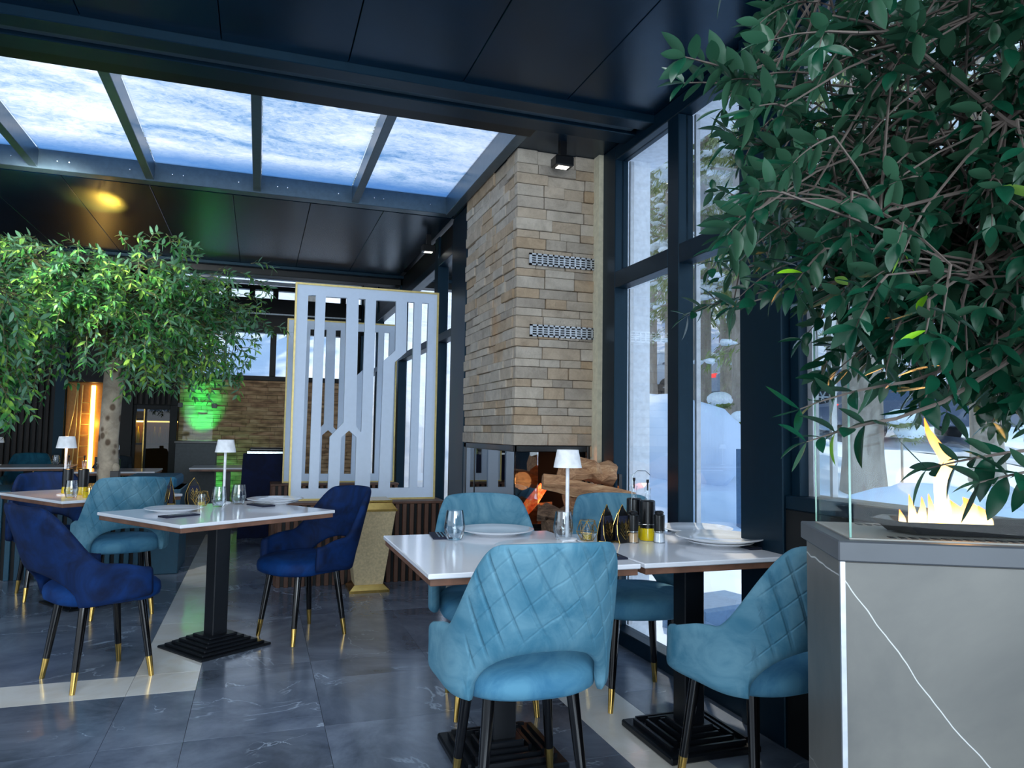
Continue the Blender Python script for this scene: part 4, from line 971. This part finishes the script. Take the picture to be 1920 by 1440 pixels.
# ---- tree over the planter
R_ = random.Random(5)
tt = thing('indoor_tree', 'indoor tree with a pale knotty trunk and bright green weeping crown', 'tree', (0, 0, 0))
tb = P(202, 900, y=7.25); tz = P(202, 715, y=7.25)
b = MB(); pts = [(tb.x, 7.25, .3), (tb.x, 7.25, .7), (tb.x-.008, 7.25, 1.1), (tb.x+.005, 7.25, 1.55), (tb.x+.01, 7.24, 1.85), (tb.x, 7.22, 2.15)]
b.tube(pts, [.088, .084, .079, .076, .078, .06], 16); b.v = [(x+R_.uniform(-.004, .004), y+R_.uniform(-.004, .004), z) for x, y, z in b.v]; b.ball((tb.x+.07, 7.18, .86), (.03, .03, .045), 8, 6)
b.build('trunk', M['trunk'], tt, True)
b = MB(); Ct = np.array([tb.x+.0, 7.0, 2.12]); nodes = []; leaves = []
for k in range(34):
    ph = 2*PI*k/34+R_.uniform(-.15, .15); rr = R_.uniform(.55, 1.25)*(.92 if math.cos(ph) > 0 else 1.05); el = R_.uniform(-.1, .62)
    s_ = np.array([tb.x-.05, 7.18, R_.uniform(1.75, 2.1)]); e = Ct+np.array([math.cos(ph)*rr, math.sin(ph)*rr*.75-.1, el-.12])
    if e[2] > 2.6: e[2] = 2.6
    mid = (s_+e)/2+np.array([0, 0, .22]); pts = [s_, (s_+mid)/2, mid, (mid+e)/2+np.array([0, 0, .04]), e]
    b.tube([tuple(q) for q in pts], [.022, .016, .012, .008, .005], 6, False); nodes += [(pts[2], e-s_), (pts[3], e-s_), (e, e-s_), (e, e-s_), ((mid+e)/2, e-s_)]
for k in range(1400):
    p, d = nodes[R_.randrange(len(nodes))]; q = p+np.array([R_.gauss(0, .17), R_.gauss(0, .15), R_.gauss(-.03, .12)]); q[2] = min(q[2], 2.70)
    d2 = (q-Ct)*np.array([1, 1, .4]); d2 = d2/np.linalg.norm(d2)+np.array([R_.uniform(-.5, .5), R_.uniform(-.5, .5), R_.uniform(-.6, .5)])
    sprig(b, leaves, q, d2, R_.randint(4, 6), R_.uniform(.10, .2), .074, .0025, .7, R_)
for (px, py, n_) in ((92, 700, 10), (145, 690, 8), (60, 670, 5), (300, 730, 5), (330, 730, 5), (270, 725, 5), (420, 700, 4), (440, 640, 4), (380, 715, 4), (245, 700, 4)):
    for q_ in range(1 if n_ > 6 else 2):
        q = np.array(P(px+R_.uniform(-8, 8), py, y=6.6)); q[2] += .1; sprig(b, leaves, q+np.array([0, 0, .12]), np.array([R_.uniform(-.1, .1), R_.uniform(-.1, .1), -1]), n_, .045*n_, .07, .003, 0, R_, 1.1)
for k in range(110):
    a = R_.uniform(-PI, PI); q = Ct+np.array([math.cos(a)*R_.uniform(.5, 1.15), -abs(math.sin(a))*R_.uniform(.2, .9), R_.uniform(-.45, -.05)])
    if abs(q[0]-tb.x) < .22 and q[2] < 1.85: continue
    sprig(b, leaves, q, np.array([R_.uniform(-.5, .5), R_.uniform(-.6, .2), R_.uniform(-1, -.1)]), 5, .22, .085, .0025, .7, R_)
leaves = [l for l in leaves if l[0][2] < 2.85]
b.build('branches', M['twig2'], tt, True)
tp2 = [leaf_tpl(1, .32, .2, .15), leaf_tpl(1, .28, .1, .3)]
vis = sorted([l for l in leaves if inview(l[0])], key=lambda l: l[0][1]); near = vis[:300]; nid = set(id(l) for l in near)
leafparts(near, tp2, [M['leafgreen']], tt, R_); leafmesh([l for l in leaves if id(l) not in nid], tp2[0], 'foliage', M['leafgreen'], tt, 'stuff')
# second crown entering at the left edge
t2 = thing('indoor_tree', 'bright green weeping branches of another tree entering at the left edge', 'tree', (0, 0, 0))
b = MB(); leaves = []; b.tube([(-2.9, 5.3, .0), (-2.95, 5.3, 1.6), (-2.7, 5.2, 2.4)], [.09, .08, .05], 10)
for k in range(190):
    q = np.array(P(R_.uniform(-90, 34), R_.uniform(520, 735), y=5.25+R_.uniform(-.25, .25))); 
    sprig(b, leaves, q, np.array([R_.uniform(-.3, .5), R_.uniform(-.5, .5), R_.uniform(-1, .2)]), 5, .2, .085, .0026, .7, R_)
    if k % 5 == 0: b.tube([(-2.7, 5.2, 2.4), tuple((q+np.array([-2.7, 5.2, 2.6]))/2), tuple(q)], [.014, .01, .004], 5, False)
q = np.array(P(12, 690, y=5.1)); sprig(b, leaves, q, np.array([0, 0, -1.0]), 8, .38, .07, .0028, 0, R_, 1.1)
b.build('branches', M['twig2'], t2, True); near = leaves[-300:]; leafparts(near, tp2, [M['leafgreen']], t2, R_); leafmesh(leaves[:-300], tp2[0], 'foliage', M['leafgreen'], t2, 'stuff')
lamp('crown_spot', 'SPOT', (-1.4, 5.3, 2.85), 110, (1, 1, .94), .06, target=(-1.5, 7.0, 2.0), spot_size=1.9, spot_blend=.7)
lamp('tree_uplight', 'SPOT', P(206, 492, z=2.62), 130, (1, .58, .06), .05, target=P(182, 385, z=3.0), spot_size=.75, spot_blend=.5, specular_factor=.0)
# ================================================================== BACKGROUND FURNITURE
cbx = thing('fire_table', 'dark grey fire cabinet with clear glass guard before the green lit brick wall', 'fire table', (P(364, 900, y=10.1).x, 10.1, 0))
MB().box(-.235, .235, 0, .4, 0, 1.02, .004).build('cabinet_body', M['greycab'], cbx); MB().box(-.25, .25, -.01, .41, 1.02, 1.05, .003).build('cap', M['black'], cbx)
MB().box(-.19, .19, .02, .026, 1.05, 1.50).build('glass_panel', M['glass'], cbx)
bars(cbx, 'glass_clamp', [(-.23, -.17, .0, .04, 1.47, 1.53), (.17, .23, .0, .04, 1.47, 1.53)], M['black'])
lamp('green_wall_light', 'SPOT', (-.80, YF-.42, .95), 75, (.01, 1, .2), .02, target=(-.80, YF, 1.45), spot_size=.95, spot_blend=.9)
lamp('green_wall_light_upper', 'SPOT', (-.82, YF-.34, 1.30), 28, (.01, 1, .2), .02, target=(-.82, YF, 1.80), spot_size=.9, spot_blend=.9)
lamp('green_floor_light', 'AREA', (-.62, YF-.3, .35), 2, (.05, 1, .25), .2, .2, target=(-.55, YF, .6))
tr_ = thing('serving_station', 'tall navy draped serving station with a chrome tray, left of the white screens', 'serving station', (.08, 9.0, 0))
b = MB(); b.frustum(0, 0, 0, .27, .22, .93, .235, .2); b.build('drape', M['navychair'], tr_); MB().box(-.20, .22, -.15, .15, .93, .965, .006).build('tray', M['steel'], tr_); MB().box(-.17, .22, -.12, .14, .965, 1.0, .01).build('lid', M['black'], tr_)
# dark round armchair behind the planter
lathe_t('round_armchair', 'low dark round armchair behind the planter', 'armchair', (-1.15, 8.7, 0), [(.28, 0), (.33, .1), (.36, .62), (.33, .66), (.28, .62), (.26, .42), (.01, .40)], M['greychair'], 28)
def cruet2(label, p):
    t = thing('cruet_set', label, 'cruet set', p); MB().box(-.06, .06, -.03, .03, 0, .12, .004).build('holder', M['black'], t)
    for s in (-.032, .032): MB().lathe([(.02, .12), (.022, .17), (.008, .19), (.008, .215)], 14, (s, 0, 0)).build('bottle_neck', M['glass_cup'], t, True)
    b = MB(); b.tube([(-.045, 0, .12), (-.045, 0, .27), (-.02, 0, .29), (.02, 0, .29), (.045, 0, .27), (.045, 0, .22)], .003, 6); b.build('handle', M['steel'], t, True)
table('white topped table behind the planter, right of the tree trunk', (-1.42, 8.95, 0), 0, .8, .7)
cruet2('pair of glass cruets with a looped handle on the table right of the trunk', (-1.45, 8.85, TZ))
# spot lights
def spot(label, p, rz=0):
    t = thing('ceiling_spotlight', label, 'spotlight', p, rz, 'black ceiling spotlights'); MB().box(-.02, .02, -.02, .02, 0, .10).build('bracket', M['black'], t)
    MB().box(-.06, .06, -.045, .045, -.06, .0, .006).build('housing', M['black'], t); MB().box(-.035, .035, -.025, .025, -.062, -.058).build('lens', M['spotlens'], t); return t
sp0 = spot('black ceiling spotlight above the chimney breast', (P(1060, 285, z=2.92).x, 4.08, 2.90))
copy_tree(sp0, (1.40, 6.5, 2.90), 0, 'black ceiling spotlight above the nearer white screen')
# ================================================================== OUTSIDE
def tz_(x, y):
    z = .17*(y-6)-.04*(x-5); z = z if z > 0 else 0
    z = .5*(z+math.sqrt(z*z+.02)) if z > 0 else .07
    z += .13*math.sin(x*.9+1)*math.sin(y*.7)+.07*math.sin(x*2.1+y*1.3)
    if x > 2.4 and x < 8 and y < 9: z += .55*smoothstep(6.2, 8.2, y-.25*(x-3))*(1-smoothstep(5.6, 8, x))*.8
    if x < 3: z += .28*max(0, y-12)
    R = math.hypot(x, y); z += .20*max(0, R-31)+.012*max(0, R-31)**1.5
    near = smoothstep(2.3, 3.4, x) if y < 12 else 1
    return -.12+ (z+.12)*(near*.85+.15) if y < 12 else z
b = MB()
gx = [1.62, 2.2, 2.5, 3]+[3.4+.5*k for k in range(24)]+[16+2*k for k in range(28)]; gx = [-40, -25, -15, -8, -5, -3, -1.5, 0]+gx
gy = [-20, -10, -5, -2, 0, 1, 2]+[2.6+.5*k for k in range(6)]+[5.6, 6.2]+[6.8+.5*k for k in range(11)]+[12.4+.6*k for k in range(18)]+[24+2*k for k in range(26)]
idx = {}; vs = []; fs = []
for i, x in enumerate(gx):
    for j, y in enumerate(gy): idx[i, j] = len(vs); vs.append((x, y, tz_(x, y)))
for i in range(len(gx)-1):
    for j in range(len(gy)-1):
        if gx[i+1] <= 1.63 and gy[j] < 12.35: continue
        if gx[i] < 2.15 and gy[j] < 5.55: continue
        fs.append((idx[i, j], idx[i+1, j], idx[i+1, j+1], idx[i, j+1]))
b.add(vs, fs); gr = b.build('snowy_ground', M['snow'], None, 'all'); gr['kind'] = 'structure'; gr['label'] = 'deep snow bank rising away outside the windows'
def ground(px, d):
    q = P(px, 815, d=d); return Vector((q.x, q.y, tz_(q.x, q.y)))
# road strip following the ground
b = MB(); vs = []
pr = [ground(1050, 30), ground(1230, 27), ground(1380, 25.5), ground(1550, 21), ground(1800, 18.5), ground(2050, 17)]
for i in range(40):
    t_ = i/39*(len(pr)-1); k = min(int(t_), len(pr)-2); q = pr[k].lerp(pr[k+1], t_-k); dr_ = Vector((.42, .9, 0)).normalized()
    for s in range(7):
        w_ = q+dr_*(s-3)*.95; vs.append((w_.x, w_.y, tz_(w_.x, w_.y)+.07))
b.add(vs, [(i*7+s, i*7+s+1, (i+1)*7+s+1, (i+1)*7+s) for i in range(39) for s in range(6)]); rd = b.build('road', M['road'], None, 'all'); rd['kind'] = 'structure'; rd['label'] = 'snow packed road behind the trees'
# conifers
def conifer_meshes(seed, H_=11.0, z0=2.6, full=1.0):
    R_ = random.Random(seed); nd = []; br = MB(); sn = MB()
    nb = int(62*full)
    for k in range(nb):
        z = z0+(H_-z0)*(k/nb)**.9; ph = R_.uniform(0, 2*PI); L_ = (2.3*(1-(z-z0)/(H_-z0+3))+.3)*R_.uniform(.7, 1.1)
        pts = [Vector((0, 0, z))]
        for i in range(1, 6):
            t_ = i/5; pts.append(Vector((math.cos(ph)*L_*t_, math.sin(ph)*L_*t_, z+.18*t_*L_-.42*t_*t_*L_+R_.uniform(-.04, .04))))
        br.tube(pts, [.03, .024, .018, .013, .009, .005], 5, False)
        for i in range(1, 6):
            for q in range(44):
                p = pts[i].lerp(pts[i-1], R_.random()); dirv = np.array([math.cos(ph+R_.uniform(-1.4, 1.4)), math.sin(ph+R_.uniform(-1.4, 1.4)), R_.uniform(-1.3, -.1)])
                nd.append((np.array(p)+np.array([R_.gauss(0, .06), R_.gauss(0, .06), R_.gauss(-.04, .07)]), dirv, R_.uniform(.09, .22), R_.uniform(-1, 1)))
            for _q in range(2):
                r0 = R_.uniform(.03, .12); sn.ball((pts[i].x+R_.gauss(0, .12), pts[i].y+R_.gauss(0, .12), pts[i].z+.01), (r0*1.3, r0*1.3, r0*.6), 7, 5, .25, R_.random())
    return nd, br, sn
tplN = leaf_tpl(1, .20, .3, .2, 2)
CF = []
for sd in (1, 2):
    nd, br, sn = conifer_meshes(sd); V, Fc = tplN; out = []; fs = []
    for k, (p, d, s, r) in enumerate(nd): out.append((V*s) @ basis(d, r).T+p); fs += [tuple(i+k*len(V) for i in f) for f in Fc]
    me = bpy.data.meshes.new('needles'); me.from_pydata(np.concatenate(out).tolist(), [], fs); me.materials.append(M['needle']); me.update()
    CF.append((me, br.mesh('branches', M['bark']), sn.mesh('snow_load', M['snowcap'], 'all')))
def conifer(label, g, r, k, rz, H_=11.5):
    t = thing('conifer_tree', label, 'tree', g, rz, 'snow laden conifers outside'); b = MB()
    b.tube([(0, 0, -.3), (0, 0, .1), (0, 0, .6), (0, 0, 3), (.03, 0, 6), (0, 0, H_)], [r*1.35, r*1.2, r*1.04, r, r*.8, .04], 14); b.build('trunk', M['bark'], t, True)
    o = link('needles', CF[k][0], t); o['kind'] = 'stuff'; link('branches', CF[k][1], t); link('snow_load', CF[k][2], t); return t
conifer('snow laden conifer with a thick trunk right of the thin window mullion', ground(1308, 15.0), .27, 0, .3)
conifer('snow laden conifer whose trunk stands at the black window post', ground(1402, 13.0), .26, 1, 1.3)
conifer('snow laden conifer with a thick trunk behind the fire table glass', ground(1618, 11.5), .29, 0, 2.2)
conifer('snow laden conifer at the right edge behind the olive leaves', ground(1850, 13.5), .26, 1, 3.6)
conifer('snow laden conifer close behind the thin mullion, its branches filling the upper panes', ground(1262, 18), .2, 0, 1.9)
conifer('snow laden slender conifer between the two thick trunks', ground(1362, 20), .16, 1, 5.2)
conifer('snow laden conifer behind the white car', ground(1215, 24), .28, 1, 4.4)
conifer('snow laden conifer farthest right beyond the window', ground(2080, 15), .26, 0, 5.0)
conifer('snow laden conifer between the road and the forest', ground(1470, 26), .28, 1, .9)
conifer('snow laden conifer on the bank behind the far window, right', Vector((.9, 17, tz_(.9, 17))), .2, 0, .2)
conifer('snow laden conifer on the bank behind the far window, left', Vector((-1.3, 19, tz_(-1.3, 19))), .2, 1, 2.0)
# bare forest
def bare(seed):
    R_ = random.Random(seed); b = MB()
    def grow(p, d, L_, r, n):
        q = p+d*L_; b.tube([tuple(p), tuple(q)], [r, r*.7], 4 if n > 2 else 3, False)
        if n == 0: return
        for _ in range(3 if n > 1 else 4):
            d2 = (d+Vector((R_.uniform(-.7, .7), R_.uniform(-.7, .7), R_.uniform(-.25, .4)))).normalized(); grow(p.lerp(q, R_.uniform(.45, 1)), d2, L_*R_.uniform(.55, .8), r*.55, n-1)
    grow(Vector((0, 0, -.3)), Vector((R_.uniform(-.05, .05), 0, 1)), 3.4, .09, 5); return b.mesh('bare_tree', M['baretwig'])
BM_ = [bare(s) for s in (3, 4, 5)]
R_ = random.Random(99); cnt = 0
for k in range(120):
    px = R_.uniform(1000, 2050) if k % 5 else R_.uniform(300, 620); d_ = R_.uniform(29, 52) if k % 5 else R_.uniform(24, 40)
    g = ground(px, d_)
    if px < 1000 and g.y < 20: continue
    o = link('bare_tree', BM_[k % 3], None, g, (0, 0, R_.uniform(0, 6))); s = R_.uniform(.8, 1.25); o.scale = (s*1.3, s*1.3, s); tag(o, 'pale leafless tree in the snowy forest beyond the road', 'tree', 'leafless trees of the far forest')
# topiary pompoms and post
def topi(label, g, balls):
    t = thing('topiary_shrub', label, 'shrub', g, 0, 'snow capped topiary shrubs'); b = MB(); b.tube([(0, 0, -.2), (0, 0, balls[0][2])], .02, 6); b.build('stem', M['bark'], t)
    for k, (x, y, z, r) in enumerate(balls):
        R2 = random.Random(k+int(g.x*10)); bb = MB(); lv = []
        bb.ball((x, y, z), (r*.85, r*.85, r*.5), 10, 7, .12, k); bb.build('foliage_ball', M['topiary'], t)
        for q in range(90):
            v = np.array([R2.gauss(0, 1), R2.gauss(0, 1), -abs(R2.gauss(0, .6))]); v /= np.linalg.norm(v); lv.append((np.array([x, y, z])+v*np.array([r*.9, r*.9, r*.5]), v, r*.3, R2.uniform(-1, 1)))
        leafmesh(lv, tplN, 'sprigs', M['topiary'], t, 'stuff')
        MB().ball((x, y, z+r*.22), (r, r, r*.62), 12, 8, .07, k+5).build('snow_cap', M['snowcap'], t, 'all')
def atz(px, py, d): q = P(px, py, d=d); return Vector((q.x, q.y, tz_(q.x, q.y))), q.z-tz_(q.x, q.y)
g, h_ = atz(1349, 755, 12.5); topi('mushroom shaped topiary with a thick snow cap, in front of the silver car', g, [(0, 0, h_, .22)])
g, h_ = atz(1390, 788, 10.5); topi('tiered topiary with snow caps left of the black window post', g, [(0, 0, h_, .16), (-.13, 0, h_-.25, .13), (-.18, .05, h_-.50, .15), (.16, 0, h_-.42, .14)])
g, h_ = atz(1300, 800, 10.0); topi('snow capped topiary just right of the thin mullion', g, [(0, 0, h_, .15), (.03, 0, h_-.35, .11)])
g, h_ = atz(1690, 790, 11.0); topi('snow capped round shrub behind the flames', g, [(0, 0, h_, .22), (.15, 0, h_-.2, .22)])
pp = P(1392, 900, d=7.8); o = MB().prism([(-.045, -.045), (.045, -.045), (.045, .045), (-.045, .045)], -.1, P(1392, 842, d=7.8).z-.0).build('bollard_post', M['post'], None, False, (pp.x, pp.y, 0)); tag(o, 'blue grey wooden post in the snow left of the black window post', 'post')
# snow block and mounds
for k, (px, d_, r) in enumerate([(1720, 7.5, .75), (1860, 6.5, .6), (1590, 9, .5), (1240, 9.5, .9)]):
    g = ground(px, d_); tag(MB().ball((0, 0, 0), (r*1.3, r, r*.75), 18, 12, .05, k).build('snow_mound', M['snow'], None, 'all', g+Vector((0, 0, r*.15))), ['rounded snow heap behind the flames', 'snow heap at the right edge behind the fire table', 'low snow heap left of the flames by the tree foot', 'snow heap beside the white pier outside'][k], 'snow heap', 'snow heaps outside')
q = P(1340, 1115, z=.15); tag(MB().box(-.3, .3, -.2, .2, -.15, .12, .02).build('stone_step', M['post'], None, False, (q.x, q.y, .0), (0, 0, .2)), 'low blue grey stone step in the snow outside the window', 'step')
# cars
def car(label, g, rz, paint, L_=4.4, H_=1.6, light=False):
    t = thing('parked_car', label, 'car', g, rz, 'parked cars on the road')
    prof = [(-.5, .28), (-.5, .60), (-.46, .66), (-.40, .70), (-.33, .97), (-.08, 1.0), (.08, .97), (.22, .70), (.42, .62), (.49, .52), (.5, .28)]
    b = MB(); n = len(prof); ws = [.88]*n; vs = []
    for sg in (-1, 1):
        for x, z in prof: vs.append((x*L_, sg*(.9 if z < .8 else .68), z*H_))
    b.add(vs, [tuple(range(n)), tuple(range(n, 2*n))[::-1]]+[(i, n+i, n+(i+1) % n, (i+1) % n) for i in range(n)]); b.build('car_body', paint, t)
    for sg in (-1, 1):
        w = MB(); q = [(-.34, .72), (-.29, .93), (-.06, .95), (.07, .93), (.17, .73)]; w.add([(x*L_, sg*(.905-.23*smoothstep(.62, 1.0, z)), z*H_) for x, z in q]+[(x*L_, sg*.6, z*H_) for x, z in q], [tuple(range(5)), tuple(range(5, 10))[::-1]]+[(i, 5+i, 5+(i+1) % 5, (i+1) % 5) for i in range(5)])
        w.build('side_window', M['carglass'], t)
        for xx in (-.31, .31):
            wb = MB(); wb.tube([(xx*L_, sg*.74, .34), (xx*L_, sg*.93, .34)], .34, 18); wh = wb.build('wheel', M['tyre'], t)
            hb = MB(); 
            for k in range(6): a = k*PI/3; hb.tube([(xx*L_, sg*.935, .34), (xx*L_+.2*math.cos(a), sg*.935, .34+.2*math.sin(a))], .025, 5)
            hb.build('rim', M['alu'], wh)
    MB().box(-.505*L_, -.49*L_, -.8, -.5, .55*H_, .63*H_).build('tail_light', M['tail'], t); MB().box(-.505*L_, -.49*L_, .5, .8, .55*H_, .63*H_).build('tail_light', M['tail'], t)
    MB().box(-.34*L_, .08*L_, -.66, .66, .98*H_, 1.05*H_, .04).build('roof_snow', M['snowcap'], t)
def carat(px, d_): return ground(px, d_)+Vector((0, 0, .06))
car('white snow dusted car seen between the white pier and the thin mullion', carat(1275, 27), .15, M['paint_white'])
car('silver car with a visible rear wheel beside the black window post', carat(1440, 24), -.15, M['paint_silver'])
car('blue grey car with red tail light behind the fire table glass', carat(1560, 24.5), 2.2, M['paint_blue'])
car('blue grey car beyond the trunk behind the olive leaves', carat(1710, 19.5), -.35, M['paint_blue'], 4.6, 1.5)
